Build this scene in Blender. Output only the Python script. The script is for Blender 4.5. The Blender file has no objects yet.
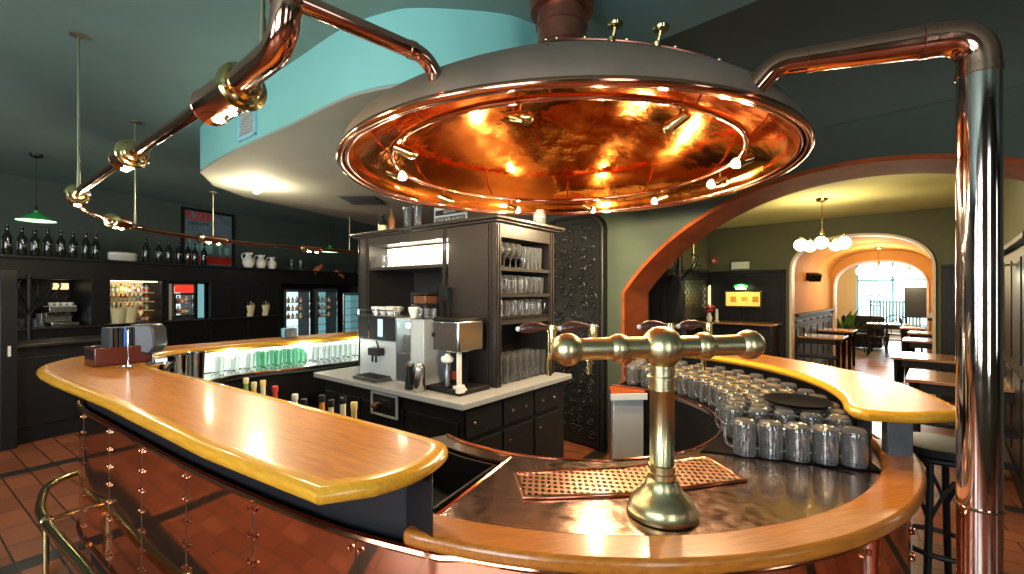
import bpy, bmesh, math, random
from mathutils import Vector, Matrix
random.seed(7)
S = bpy.context.scene
COL = S.collection
EYE = 1.52
FPX = 450.0
PI = math.pi

# ------------------------------------------------------------------ materials
MATS = {}
def nmat(name):
    m = bpy.data.materials.new(name); m.use_nodes = True
    nt = m.node_tree; b = nt.nodes['Principled BSDF']
    MATS[name] = m
    return m, nt, b
def pm(name, col, rough=.5, metal=0., noise=0., nscale=20., bump=0., bscale=40., spec=.5, coat=0., trans=0., ior=1.45, stretch=(1,1,1), rnoise=0., aniso=0.):
    m, nt, b = nmat(name)
    b.inputs['Base Color'].default_value = (*col, 1)
    b.inputs['Roughness'].default_value = rough
    b.inputs['Metallic'].default_value = metal
    b.inputs['Specular IOR Level'].default_value = spec
    b.inputs['Coat Weight'].default_value = coat
    b.inputs['Coat Roughness'].default_value = .08
    b.inputs['Transmission Weight'].default_value = trans
    b.inputs['IOR'].default_value = ior
    if aniso: b.inputs['Anisotropic'].default_value = aniso
    if noise or bump or rnoise:
        tc = nt.nodes.new('ShaderNodeTexCoord'); mp = nt.nodes.new('ShaderNodeMapping')
        nt.links.new(tc.outputs['Object'], mp.inputs[0]); mp.inputs['Scale'].default_value = stretch
        if noise or rnoise:
            n = nt.nodes.new('ShaderNodeTexNoise'); n.inputs['Scale'].default_value = nscale
            n.inputs['Detail'].default_value = 6; n.inputs['Roughness'].default_value = .6
            nt.links.new(mp.outputs[0], n.inputs['Vector'])
        if noise:
            r = nt.nodes.new('ShaderNodeValToRGB'); nt.links.new(n.outputs['Fac'], r.inputs[0])
            r.color_ramp.elements[0].position = .3; r.color_ramp.elements[1].position = .7
            r.color_ramp.elements[0].color = (*[c * (1 - noise) for c in col], 1)
            r.color_ramp.elements[1].color = (*[min(1, c * (1 + noise)) for c in col], 1)
            nt.links.new(r.outputs[0], b.inputs['Base Color'])
        if rnoise:
            mr = nt.nodes.new('ShaderNodeMapRange'); nt.links.new(n.outputs['Fac'], mr.inputs[0])
            mr.inputs[1].default_value = .3; mr.inputs[2].default_value = .7
            mr.inputs[3].default_value = max(0, rough - rnoise); mr.inputs[4].default_value = rough + rnoise
            nt.links.new(mr.outputs[0], b.inputs['Roughness'])
        if bump:
            n2 = nt.nodes.new('ShaderNodeTexNoise'); n2.inputs['Scale'].default_value = bscale
            n2.inputs['Detail'].default_value = 3
            nt.links.new(mp.outputs[0], n2.inputs['Vector'])
            bp = nt.nodes.new('ShaderNodeBump'); bp.inputs['Strength'].default_value = bump
            bp.inputs['Distance'].default_value = .01
            nt.links.new(n2.outputs['Fac'], bp.inputs['Height']); nt.links.new(bp.outputs[0], b.inputs['Normal'])
    return m
def em(name, col, strength):
    m, nt, b = nmat(name)
    b.inputs['Base Color'].default_value = (*[c * .5 for c in col], 1)
    b.inputs['Emission Color'].default_value = (*col, 1)
    b.inputs['Emission Strength'].default_value = strength
    return m
def wood(name, c1, c2, rough=.3, ang=0., coat=.5, scale=1.):
    """grain running along direction ang (world xy)"""
    m, nt, b = nmat(name)
    g = nt.nodes.new('ShaderNodeNewGeometry'); mp = nt.nodes.new('ShaderNodeMapping')
    mp.inputs['Rotation'].default_value = (0, 0, -ang); 
    mp2 = nt.nodes.new('ShaderNodeMapping'); mp2.inputs['Scale'].default_value = (3 * scale, 42 * scale, 30 * scale)
    nt.links.new(g.outputs['Position'], mp.inputs[0]); nt.links.new(mp.outputs[0], mp2.inputs[0])
    n = nt.nodes.new('ShaderNodeTexNoise'); n.inputs['Scale'].default_value = 3; n.inputs['Detail'].default_value = 8
    n.inputs['Roughness'].default_value = .7
    nt.links.new(mp2.outputs[0], n.inputs['Vector'])
    r = nt.nodes.new('ShaderNodeValToRGB'); nt.links.new(n.outputs['Fac'], r.inputs[0])
    r.color_ramp.elements[0].position = .35; r.color_ramp.elements[1].position = .65
    r.color_ramp.elements[0].color = (*c1, 1); r.color_ramp.elements[1].color = (*c2, 1)
    nt.links.new(r.outputs[0], b.inputs['Base Color'])
    b.inputs['Roughness'].default_value = rough
    b.inputs['Coat Weight'].default_value = coat; b.inputs['Coat Roughness'].default_value = .12
    bp = nt.nodes.new('ShaderNodeBump'); bp.inputs['Strength'].default_value = .08; bp.inputs['Distance'].default_value = .002
    nt.links.new(n.outputs['Fac'], bp.inputs['Height']); nt.links.new(bp.outputs[0], b.inputs['Normal'])
    return m

LANG = math.atan2(.57, -.82)
wood('oak', (.34, .105, .008), (.62, .22, .018), .33, LANG, .28)
wood('oak_edge', (.60, .27, .018), (.78, .38, .03), .25, LANG, .5)
wood('oak_ledge', (.33, .10, .012), (.52, .175, .020), .32, .3, .3)
pm('red_wood', (.25, .055, .013), .7, noise=.38, nscale=2.2, stretch=(1, 1, 2.5), bump=.1, bscale=60)
MATS['red_wood'].node_tree.nodes['Principled BSDF'].inputs['Specular IOR Level'].default_value = .12
wood('table_wood', (.34, .14, .05), (.50, .23, .08), .22, .75, .6)
wood('far_floor_wood', (.20, .15, .105), (.30, .235, .17), .4, .75, 0)
wood('dark_oak', (.014, .011, .010), (.030, .024, .020), .38, .7, .2)
wood('brown_wood', (.10, .035, .015), (.16, .06, .025), .35, .7, .3)
pm('black_wood', (.010, .010, .011), .5, spec=.28, noise=.3, nscale=8)
pm('black_paint', (.012, .012, .014), .40, spec=.35, noise=.2, nscale=60, stretch=(1, 1, 8))
pm('grey_paint', (.05, .052, .06), .35, noise=.15, nscale=20)
pm('black', (.008, .008, .009), .45, spec=.35)
pm('black_rubber', (.007, .007, .008), .85, spec=.04)
pm('copper_panel', (.95, .50, .33), .07, 1, bump=.10, bscale=2.2, rnoise=.03, nscale=14)
pm('copper_worktop', (.50, .34, .27), .17, 1, noise=.10, nscale=30, rnoise=.06, bump=.04, bscale=120)
pm('copper', (.80, .36, .22), .12, 1, rnoise=.05, nscale=12, bump=.05, bscale=6)
pm('copper_pipe', (.74, .38, .27), .10, 1, rnoise=.05, nscale=10, bump=.05, bscale=5)
pm('copper_inside', (1.0, .28, .045), .115, 1, noise=.16, nscale=5, rnoise=.08, bump=.40, bscale=10, stretch=(1, 1, 1))
pm('patina', (.20, .15, .11), .5, .35, noise=.14, nscale=5, rnoise=.06)
pm('brown_copper', (.26, .10, .065), .32, .8, noise=.25, nscale=9)
pm('brass', (.76, .60, .28), .14, 1, rnoise=.05, nscale=14)
pm('brushed_brass', (.60, .51, .28), .30, 1, bump=.08, bscale=60, stretch=(.2, 6, 6), noise=.08, nscale=40)
pm('steel', (.62, .62, .61), .24, 1, bump=.03, bscale=120, stretch=(1, 1, 8))
pm('dark_steel', (.22, .22, .23), .3, 1)
pm('chrome', (.75, .75, .75), .08, 1)
pm('pipe_chrome', (.72, .58, .54), .08, 1, rnoise=.04, nscale=10, bump=.04, bscale=5)
pm('aged_brass', (.30, .30, .20), .35, .8)
pm('silver_paint', (.62, .65, .65), .32, .35)
pm('teal_plaster', (.17, .285, .265), .85, noise=.08, nscale=1.5, bump=.06, bscale=14)
pm('teal_bright', (.20, .50, .475), .8, noise=.05, nscale=2)
pm('slab_plaster', (.27, .285, .25), .85, noise=.05, nscale=3)
pm('green_wall', (.050, .066, .050), .85, noise=.08, nscale=3)
pm('dark_wall', (.060, .080, .068), .85, noise=.1, nscale=3)
pm('yellow_ceiling', (.42, .40, .17), .85)
pm('olive_wall', (.092, .095, .052), .85, noise=.06, nscale=3)
pm('orange_wall', (.50, .235, .055), .8, noise=.08, nscale=3)
pm('pale_trim', (.62, .50, .38), .5, noise=.1, nscale=12)
pm('cream_wall', (.62, .48, .28), .8)
pm('white', (.72, .72, .68), .4)
pm('porcelain', (.80, .78, .72), .18)
pm('cream', (.75, .66, .38), .5)
pm('stone_top', (.36, .365, .37), .35, noise=.12, nscale=60)
pm('lever_wood', (.06, .02, .014), .35, coat=.3)
pm('red', (.55, .03, .02), .4)
pm('orange_clay', (.55, .16, .05), .6)
pm('green_shade', (.03, .42, .10), .25, coat=.5)
pm('blue', (.03, .12, .45), .4)
pm('light_blue', (.25, .55, .70), .5)
pm('bottle_dark', (.010, .012, .010), .10, spec=.6, coat=.5)
pm('label_paper', (.45, .45, .42), .6)
pm('leaf', (.05, .16, .03), .5)
pm('terracotta', (.4, .15, .07), .7)
pm('cloth_dark', (.012, .012, .014), .9)
pm('cloth_tan', (.50, .30, .08), .9)
pm('mahogany', (.075, .014, .010), .25, coat=.5)
pm('poster_blue', (.13, .19, .24), .5, noise=.35, nscale=6)
for nm, c in (('liquor_amber', (.75, .33, .05)), ('liquor_gold', (.85, .62, .20)), ('liquor_green', (.25, .45, .15)), ('liquor_white', (.85, .80, .62)), ('liquor_red', (.55, .10, .05)), ('liquor_blue', (.30, .50, .62)), ('liquor_brown', (.25, .10, .04))):
    pm(nm, c, .12, coat=.4)
# glass: refraction plus a small diffuse white share standing in for brighter surroundings
def glass(name, col=(1, 1, 1), rough=.0, ior=1.45, tr=.93):
    m = pm(name, col, rough, trans=tr, ior=ior)
    return m
glass('glass', (.96, .98, .98)); glass('mug_glass', (.97, .98, .98), .01, 1.48, .925)
glass('green_glass', (.55, .85, .70))
glass('window_glass', (.9, .95, .95))
em('bulb', (1, .80, .48), 60.)
em('globe', (1, .78, .42), 14.)
em('globe_far', (1, .85, .55), 12.)
em('shade_under', (.85, 1, .80), 1.5)
em('niche_light', (1, .88, .66), 4.)
em('splash_added_glow', (.86, 1, .86), 1.3)
em('cold_light', (.95, 1, .88), 25.)
em('bottle_light', (1, .62, .25), .8)
em('fridge_light', (.70, .95, .95), 1.3)
em('fridge_red', (1, .05, .02), 1.0)
em('fridge_blue', (.3, .7, .75), .5)
em('picture_own_glow', (1, .72, .13), .7)
em('daylight', (.80, .93, 1), 8.)
em('daylight_dim', (.80, .93, 1), 2.)
em('daylight_far', (.78, .93, 1.), 4.5)
em('exit_sign', (.75, .80, .6), .10)
em('wall_sconce', (1, .75, .4), 1.2)
em('display', (.6, .9, .9), .8)

# terracotta floor with dark bands
m, nt, b = nmat('floor_tiles')
g = nt.nodes.new('ShaderNodeNewGeometry'); mp = nt.nodes.new('ShaderNodeMapping')
mp.inputs['Rotation'].default_value = (0, 0, -math.atan2(.57, -.82)); nt.links.new(g.outputs['Position'], mp.inputs[0])
br = nt.nodes.new('ShaderNodeTexBrick'); nt.links.new(mp.outputs[0], br.inputs['Vector'])
br.inputs['Scale'].default_value = 1; br.offset = .5
br.inputs['Brick Width'].default_value = .32; br.inputs['Row Height'].default_value = .16
br.inputs['Mortar Size'].default_value = .005
br.inputs['Color1'].default_value = (.38, .115, .048, 1); br.inputs['Color2'].default_value = (.25, .07, .03, 1)
br.inputs['Mortar'].default_value = (.035, .022, .016, 1)
sp = nt.nodes.new('ShaderNodeSeparateXYZ'); nt.links.new(mp.outputs[0], sp.inputs[0])
mk = []
for ax, per, wd, off in (('X', 1.92, .15, .25), ('Y', 1.44, .13, .33)):
    md = nt.nodes.new('ShaderNodeMath'); md.operation = 'ADD'; md.inputs[1].default_value = 100 * per + off
    nt.links.new(sp.outputs[ax], md.inputs[0])
    m2 = nt.nodes.new('ShaderNodeMath'); m2.operation = 'MODULO'; m2.inputs[1].default_value = per
    nt.links.new(md.outputs[0], m2.inputs[0])
    m3 = nt.nodes.new('ShaderNodeMath'); m3.operation = 'LESS_THAN'; m3.inputs[1].default_value = wd / per * per
    nt.links.new(m2.outputs[0], m3.inputs[0]); mk.append(m3)
mx = nt.nodes.new('ShaderNodeMath'); mx.operation = 'MAXIMUM'
nt.links.new(mk[0].outputs[0], mx.inputs[0]); nt.links.new(mk[1].outputs[0], mx.inputs[1])
mixn = nt.nodes.new('ShaderNodeMix'); mixn.data_type = 'RGBA'
nt.links.new(mx.outputs[0], mixn.inputs[0]); nt.links.new(br.outputs[0], mixn.inputs[6]); mixn.inputs[7].default_value = (.035, .028, .024, 1)
nt.links.new(mixn.outputs[2], b.inputs['Base Color'])
b.inputs['Roughness'].default_value = .32
bp = nt.nodes.new('ShaderNodeBump'); bp.inputs['Strength'].default_value = .4; bp.inputs['Distance'].default_value = .004
inv = nt.nodes.new('ShaderNodeMath'); inv.operation = 'SUBTRACT'; inv.inputs[0].default_value = 1
nt.links.new(br.outputs['Fac'], inv.inputs[1]); nt.links.new(inv.outputs[0], bp.inputs['Height']); nt.links.new(bp.outputs[0], b.inputs['Normal'])

# drip tray: procedural perforation
m, nt, b = nmat('perforated')
tc = nt.nodes.new('ShaderNodeTexCoord'); mp = nt.nodes.new('ShaderNodeMapping'); nt.links.new(tc.outputs['Object'], mp.inputs[0])
mp.inputs['Scale'].default_value = (52, 34, 1); mp.inputs['Rotation'].default_value = (0, 0, .1)
vo = nt.nodes.new('ShaderNodeTexVoronoi'); vo.voronoi_dimensions = '2D'; vo.inputs['Randomness'].default_value = 0; vo.inputs['Scale'].default_value = 1
nt.links.new(mp.outputs[0], vo.inputs['Vector'])
r = nt.nodes.new('ShaderNodeValToRGB'); nt.links.new(vo.outputs['Distance'], r.inputs[0])
r.color_ramp.elements[0].position = .30; r.color_ramp.elements[0].color = (.03, .012, .008, 1)
r.color_ramp.elements[1].position = .36; r.color_ramp.elements[1].color = (.85, .50, .32, 1)
nt.links.new(r.outputs[0], b.inputs['Base Color']); b.inputs['Metallic'].default_value = 1; b.inputs['Roughness'].default_value = .25
bp = nt.nodes.new('ShaderNodeBump'); bp.inputs['Strength'].default_value = .5; bp.inputs['Distance'].default_value = .004
nt.links.new(r.outputs[0], bp.inputs['Height']); nt.links.new(bp.outputs[0], b.inputs['Normal'])

# ------------------------------------------------------------------ mesh builder
class MB:
    def __init__(s, M=None):
        s.bm = bmesh.new(); s.M = M or Matrix.Identity(4)
    def v(s, p): return s.bm.verts.new(s.M @ Vector(p))
    def f(s, vs):
        try: return s.bm.faces.new(vs)
        except ValueError: return None
    def box(s, c, d, rz=0., ax=None):
        """c centre, d full sizes, rz rotation about z (or ax = xy direction of local x)"""
        if ax is not None: rz = math.atan2(ax[1], ax[0])
        R = Matrix.Rotation(rz, 3, 'Z'); c = Vector(c); q = []
        for z in (-1, 1):
            for (x, y) in ((-1, -1), (1, -1), (1, 1), (-1, 1)):
                q.append(s.v(c + R @ Vector((x * d[0] / 2, y * d[1] / 2, z * d[2] / 2))))
        for a in ((0, 3, 2, 1), (4, 5, 6, 7), (0, 1, 5, 4), (1, 2, 6, 5), (2, 3, 7, 6), (3, 0, 4, 7)): s.f([q[i] for i in a])
        return s
    def span(s, p0, p1, th, z0, z1):
        """upright slab from plan point p0 to p1, thickness th"""
        a = Vector((p0[0], p0[1])); b2 = Vector((p1[0], p1[1])); dd = b2 - a
        return s.box(((a.x + b2.x) / 2, (a.y + b2.y) / 2, (z0 + z1) / 2), (dd.length, th, z1 - z0), ax=dd)
    def rings(s, loops, close=True, capa=True, capb=True):
        vs = [[s.v(p) for p in L] for L in loops]
        n = len(vs[0])
        for A, B in zip(vs, vs[1:]):
            for i in range(n if close else n - 1):
                s.f([A[i], A[(i + 1) % n], B[(i + 1) % n], B[i]])
        if capa: s.f(list(reversed(vs[0])))
        if capb: s.f(vs[-1])
        return s
    def tube(s, path, r, seg=12, cap=True):
        P = [Vector(p) for p in path]; n = len(P)
        rs = r if isinstance(r, (list, tuple)) else [r] * n
        loops = []; prev = None
        for i in range(n):
            if i == 0: t = P[1] - P[0]
            elif i == n - 1: t = P[-1] - P[-2]
            else: t = (P[i + 1] - P[i]).normalized() + (P[i] - P[i - 1]).normalized()
            t = t.normalized() if t.length > 1e-9 else Vector((0, 0, 1))
            if prev is None:
                up = Vector((0, 0, 1)) if abs(t.z) < .9 else Vector((1, 0, 0))
                a = t.cross(up).normalized()
            else:
                a = prev - t * prev.dot(t); a = a.normalized()
            prev = a; b2 = t.cross(a)
            loops.append([P[i] + (a * math.cos(k * 2 * PI / seg) + b2 * math.sin(k * 2 * PI / seg)) * rs[i] for k in range(seg)])
        return s.rings(loops, True, cap, cap)
    def cyl(s, p0, p1, r, r2=None, seg=20):
        return s.tube([p0, p1], [r, r if r2 is None else r2], seg)
    def loop(s, path, r, seg=8):
        """closed tube"""
        P = [Vector(p) for p in path]; n = len(P); L = []
        for i in range(n):
            t = (P[(i + 1) % n] - P[i - 1]).normalized(); up = Vector((0, 0, 1))
            if abs(t.z) > .95: up = Vector((1, 0, 0))
            a = t.cross(up).normalized(); b2 = t.cross(a)
            L.append([s.v(P[i] + (a * math.cos(k * 2 * PI / seg) + b2 * math.sin(k * 2 * PI / seg)) * r) for k in range(seg)])
        for i in range(n):
            A, B = L[i], L[(i + 1) % n]
            for k in range(seg): s.f([A[k], A[(k + 1) % seg], B[(k + 1) % seg], B[k]])
        return s
    def circle(s, c, R, r, seg=48, ts=8):
        c = Vector(c)
        return s.loop([c + Vector((R * math.cos(k * 2 * PI / seg), R * math.sin(k * 2 * PI / seg), 0)) for k in range(seg)], r, ts)
    def lathe(s, prof, c=(0, 0, 0), seg=24, axis=(0, 0, 1), cap=True):
        """prof: list of (r, h) along axis; a closed outline if first/last r==0"""
        c = Vector(c); ax = Vector(axis).normalized()
        q = Vector((0, 0, 1)).rotation_difference(ax)
        prev = None
        for (r, h) in prof:
            if r < 1e-6: cur = [s.v(c + q @ Vector((0, 0, h)))]
            else: cur = [s.v(c + q @ Vector((r * math.cos(k * 2 * PI / seg), r * math.sin(k * 2 * PI / seg), h))) for k in range(seg)]
            if prev is None:
                if cap and len(cur) > 1: s.f(list(reversed(cur)))
            else:
                for k in range(seg):
                    k2 = (k + 1) % seg
                    if len(prev) == 1 and len(cur) == 1: break
                    if len(prev) == 1: s.f([prev[0], cur[k2], cur[k]][::-1])
                    elif len(cur) == 1: s.f([prev[k], prev[k2], cur[0]])
                    else: s.f([prev[k], prev[k2], cur[k2], cur[k]])
            prev = cur
        if cap and len(prev) > 1: s.f(prev)
        return s
    def ball(s, c, r, seg=16, sc=(1, 1, 1)):
        n = max(6, seg // 2); c = Vector(c); prev = None
        for i in range(n + 1):
            th = PI * i / n - PI / 2
            if i in (0, n): cur = [s.v(c + Vector((0, 0, r * math.sin(th) * sc[2])))]
            else: cur = [s.v(c + Vector((r * math.cos(th) * math.cos(k * 2 * PI / seg) * sc[0], r * math.cos(th) * math.sin(k * 2 * PI / seg) * sc[1], r * math.sin(th) * sc[2]))) for k in range(seg)]
            if prev:
                for k in range(seg):
                    k2 = (k + 1) % seg
                    if len(prev) == 1: s.f([prev[0], cur[k2], cur[k]])
                    elif len(cur) == 1: s.f([prev[k], prev[k2], cur[0]])
                    else: s.f([prev[k], prev[k2], cur[k2], cur[k]])
            prev = cur
        return s
    def prism(s, poly, z0, z1):
        """poly: plan outline; z may be shared numbers"""
        lo = [s.v((p[0], p[1], z0)) for p in poly]; hi = [s.v((p[0], p[1], z1)) for p in poly]; n = len(poly)
        a = sum(poly[i][0] * poly[(i + 1) % n][1] - poly[(i + 1) % n][0] * poly[i][1] for i in range(n))
        if a < 0: lo.reverse(); hi.reverse()
        s.f(list(reversed(lo))); s.f(hi)
        for i in range(n): s.f([lo[i], lo[(i + 1) % n], hi[(i + 1) % n], hi[i]])
        return s
    def band(s, A, B, z0, z1, closed=False):
        """solid strip between plan paths A and B"""
        n = len(A); V = []
        for i in range(n):
            V.append([s.v((A[i][0], A[i][1], z0)), s.v((B[i][0], B[i][1], z0)), s.v((B[i][0], B[i][1], z1)), s.v((A[i][0], A[i][1], z1))])
        rng = n if closed else n - 1
        for i in range(rng):
            P, Q = V[i], V[(i + 1) % n]
            for k in range(4): s.f([P[k], P[(k + 1) % 4], Q[(k + 1) % 4], Q[k]])
        if not closed:
            s.f(V[0]); s.f(list(reversed(V[-1])))
        return s
    def sheet(s, rows):
        """thick-less grid surface from rows of points"""
        V = [[s.v(p) for p in r] for r in rows]
        for A, B in zip(V, V[1:]):
            for i in range(len(A) - 1): s.f([A[i], A[i + 1], B[i + 1], B[i]])
        return s

BASE = {}
def make(name, mb, mat, parent=None, bevel=0., ang=38, local=False, bseg=2, fix=True):
    bm = mb.bm
    if fix: bmesh.ops.recalc_face_normals(bm, faces=bm.faces)
    ca = math.radians(ang)
    for f in bm.faces: f.smooth = True
    for e in bm.edges:
        if len(e.link_faces) == 2 and e.calc_face_angle(0) > ca: e.smooth = False
    me = bpy.data.meshes.new(name); bm.normal_update(); bm.to_mesh(me); bm.free()
    me.materials.append(MATS[mat] if isinstance(mat, str) else mat)
    o = bpy.data.objects.new(name, me); COL.objects.link(o)
    if parent is not None:
        o.parent = parent
        root = parent
        while root.parent is not None: root = root.parent
        b0 = BASE.get(root.name)
        if not local and b0 is not None: me.transform(Matrix.Translation(-b0))
    if bevel:
        md = o.modifiers.new('bevel', 'BEVEL'); md.width = bevel; md.segments = bseg; md.limit_method = 'ANGLE'; md.angle_limit = math.radians(40)
        md.harden_normals = False
    return o
def tag(o, label, cat, group=None):
    o['label'] = label; o['category'] = cat
    if group: o['group'] = group
    elif 'group' in o.keys(): del o['group']
    return o
def thing(name, label, cat, loc=(0, 0, 0), group=None, rz=0.):
    o = bpy.data.objects.new(name, None); COL.objects.link(o)
    o.location = loc; o.rotation_euler[2] = rz; o.empty_display_size = .05
    BASE[o.name] = Vector(loc)
    return tag(o, label, cat, group)
def struct(name, mb, mat, bevel=0., ang=38):
    o = make(name, mb, mat, None, bevel, ang); o['kind'] = 'structure'; return o
def recenter(o):
    """move a single-mesh thing's origin to its base"""
    vs = [v.co for v in o.data.vertices]
    c = Vector(((min(v.x for v in vs) + max(v.x for v in vs)) / 2, (min(v.y for v in vs) + max(v.y for v in vs)) / 2, min(v.z for v in vs)))
    o.data.transform(Matrix.Translation(-c)); o.location = c
    return o
def solo(name, mb, mat, label, cat, group=None, bevel=0., ang=38):
    o = make(name, mb, mat, None, bevel, ang); recenter(o); return tag(o, label, cat, group)
def dup(root, loc, rz, label, cat=None, group=None, scale=None):
    r = root.copy(); COL.objects.link(r); r.location = loc; r.rotation_euler = (0, 0, rz)
    if scale is not None: r.scale = (scale,) * 3 if not isinstance(scale, tuple) else scale
    r['label'] = label
    if cat: r['category'] = cat
    if group: r['group'] = group
    for ch in list(root.children):
        c = ch.copy(); COL.objects.link(c); c.parent = r
        for g_ in ch.children:
            d = g_.copy(); COL.objects.link(d); d.parent = c
    return r
class Proto:
    """first placement moves the prototype itself, later ones copy it"""
    def __init__(s, root): s.root = root; s.used = False
    def put(s, loc, rz, label, cat=None, group=None, scale=None):
        if not s.used:
            s.used = True; r = s.root; r.location = loc; r.rotation_euler = (0, 0, rz)
            if scale is not None: r.scale = (scale,) * 3 if not isinstance(scale, tuple) else scale
            r['label'] = label
            if cat: r['category'] = cat
            if group: r['group'] = group
            return r
        return dup(s.root, loc, rz, label, cat, group, scale)
def text_mesh(name, txt, size, mat, M, parent, ext=.001, bold=0.):
    cu = bpy.data.curves.new(name, 'FONT'); cu.body = txt; cu.size = size; cu.extrude = ext; cu.offset = bold
    cu.align_x = 'CENTER'; cu.align_y = 'CENTER'; cu.resolution_u = 2
    o = bpy.data.objects.new(name, cu); COL.objects.link(o)
    bpy.context.view_layer.update()
    me = bpy.data.meshes.new_from_object(o)
    bpy.data.objects.remove(o); bpy.data.curves.remove(cu)
    me.name = name
    me.transform(M); me.materials.clear(); me.materials.append(MATS[mat])
    ob = bpy.data.objects.new(name, me); COL.objects.link(ob)
    if parent is not None:
        ob.parent = parent
        root = parent
        while root.parent is not None: root = root.parent
        b0 = BASE.get(root.name)
        if b0 is not None: me.transform(Matrix.Translation(-b0))
    return ob
def facing(c, right, up=(0, 0, 1)):
    """matrix whose x = right (xy dir), y = up, z toward viewer side = right x up"""
    r = Vector((right[0], right[1], 0)).normalized(); u = Vector(up); n = r.cross(u)
    M = Matrix(((r.x, u.x, n.x, c[0]), (r.y, u.y, n.y, c[1]), (r.z, u.z, n.z, c[2]), (0, 0, 0, 1)))
    return M
def P(px, py, z):
    """plan point seen at pixel px,py lying at height z"""
    d = (EYE - z) * FPX / (py - 292.0)
    return ((px - 512.0) * d / FPX, d)
def smooth(pts, n=6, closed=False):
    """Catmull-Rom through the points"""
    out = []; N = len(pts); V = [Vector(p) for p in pts]
    for i in range(N if closed else N - 1):
        if closed: a, b, c, d = V[i - 1], V[i], V[(i + 1) % N], V[(i + 2) % N]
        else: a, b, c, d = V[max(i - 1, 0)], V[i], V[i + 1], V[min(i + 2, N - 1)]
        for k in range(n):
            t = k / n
            out.append(.5 * ((2 * b) + (c - a) * t + (2 * a - 5 * b + 4 * c - d) * t * t + (3 * b - a - 3 * c + d) * t ** 3))
    if not closed: out.append(V[-1])
    return out
def offset(pts, d, closed=False):
    """offset a plan path to its left by d"""
    out = []; n = len(pts)
    for i in range(n):
        p = Vector(pts[i][:2]); a = Vector(pts[i - 1][:2]) if (i > 0 or closed) else p; b = Vector(pts[(i + 1) % n][:2]) if (i < n - 1 or closed) else p
        t = Vector((0., 0.))
        if (p - a).length > 1e-9: t += (p - a).normalized()
        if (b - p).length > 1e-9: t += (b - p).normalized()
        t.normalize(); k = 1.
        if (p - a).length > 1e-9: k = 1 / max(.45, abs(t.dot((p - a).normalized())))
        out.append(Vector((p.x - t.y * d * k, p.y + t.x * d * k)))
    return out
def arc(c, r, a0, a1, n=24):
    return [(c[0] + r * math.cos(math.radians(a0 + (a1 - a0) * k / n)), c[1] + r * math.sin(math.radians(a0 + (a1 - a0) * k / n))) for k in range(n + 1)]
def lamp(name, loc, power, col=(1, .82, .55), r=.02, kind='POINT', rot=None, size=None, parent=None, spot=None, blend=.5, spread=None):
    l = bpy.data.lights.new(name, kind); l.energy = power; l.color = col
    if kind in ('POINT', 'SPOT'): l.shadow_soft_size = r
    if kind == 'SPOT': l.spot_size = spot or 1.4; l.spot_blend = blend
    if kind == 'AREA':
        l.shape = 'RECTANGLE'; l.size, l.size_y = size
        if spread: l.spread = spread
    o = bpy.data.objects.new(name, l); COL.objects.link(o); o.location = loc
    if rot is not None: o.rotation_euler = rot
    return o
def lamp_dir(name, loc, target, power, col, size=None, kind='AREA', **k):
    d = Vector(target) - Vector(loc); q = d.to_track_quat('-Z', 'Y')
    return lamp(name, loc, power, col, kind=kind, rot=q.to_euler(), size=size, **k)
ORD = ['first', 'second', 'third', 'fourth', 'fifth', 'sixth', 'seventh', 'eighth', 'ninth', 'tenth', 'eleventh', 'twelfth', 'thirteenth', 'fourteenth', 'fifteenth', 'sixteenth', 'seventeenth', 'eighteenth', 'nineteenth', 'twentieth']

# directions of the building
U = Vector((.72, -.69)).normalized()      # along the arch wall, to the right and nearer
N = Vector((.69, .72)).normalized()       # through the arch, away
J = Vector((1.03, 4.2))                   # foot of the near left arch jamb
W = Vector((.39, .92)).normalized()       # along the left wall, away
CC = (.30, 2.31)                          # centre of the round bar
def A1(s, n=0.): return J + U * s + N * n
# ------------------------------------------------------------------ the room
HC = 3.13      # ceiling of the main room
struct('floor', MB().prism([(-12, -3), (17, -3), (17, 24), (-12, 24)], -.1, 0), 'floor_tiles')
far_s = A1(-1.2, 5.47)
mainpoly = [(-10.8, -2.6), (9.0, -2.6), A1(6.5), A1(-2.6), A1(-2.6, .44), A1(-1.07, .44), far_s, (-2.93, 15.6)]
struct('ceiling', MB().prism(mainpoly, HC, HC + .1), 'teal_plaster')
# dropped part of the ceiling over the back of the bar
front = smooth([(-3.05, 4.4), (-2.65, 4.03), (-2.2, 3.66), (-1.6, 3.2), (-1.05, 2.76), (-.75, 2.60), (-.52, 2.55), (-.07, 2.60), (.17, 2.73), (.5, 2.98), (.9, 3.36), (1.44, 3.78)], 5)
slab = [tuple(p[:2]) for p in front] + [A1(-2.6, -.0), (-1.3, 8.4), (-2.3, 8.2), (-2.7, 7.08), (-3.3, 5.55), (-3.28, 4.95)]
struct('ceiling', MB().prism(offset(slab, 0, True), 2.69, 2.71), 'slab_plaster')
struct('trim_1', MB().band(slab, offset(slab, .03 if sum(slab[i][0]*slab[(i+1)%len(slab)][1]-slab[(i+1)%len(slab)][0]*slab[i][1] for i in range(len(slab)))>0 else -.03, True), 2.705, HC, True), 'teal_bright')

# cove between ceiling and arch wall, right of the dropped part; shade put in by the darker wall colour
mb = MB(); rows = []
for k in range(9):
    t = k / 8 * PI / 2
    n = -.02 - .95 * (1 - math.sin(t)); z = 2.66 + .46 * math.sin(PI / 2 - t) if False else 2.66 + (HC - 2.66) * math.sin((1 - k / 8) * PI / 2)
    n = -1.0 * (1 - math.cos((1 - k / 8) * PI / 2)) - .012
    rows.append([(*A1(s, n), z) for s in (.55, 1.5, 2.6, 4.0, 6.4)])
struct('ceiling', mb.sheet(rows), 'green_wall')

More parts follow.
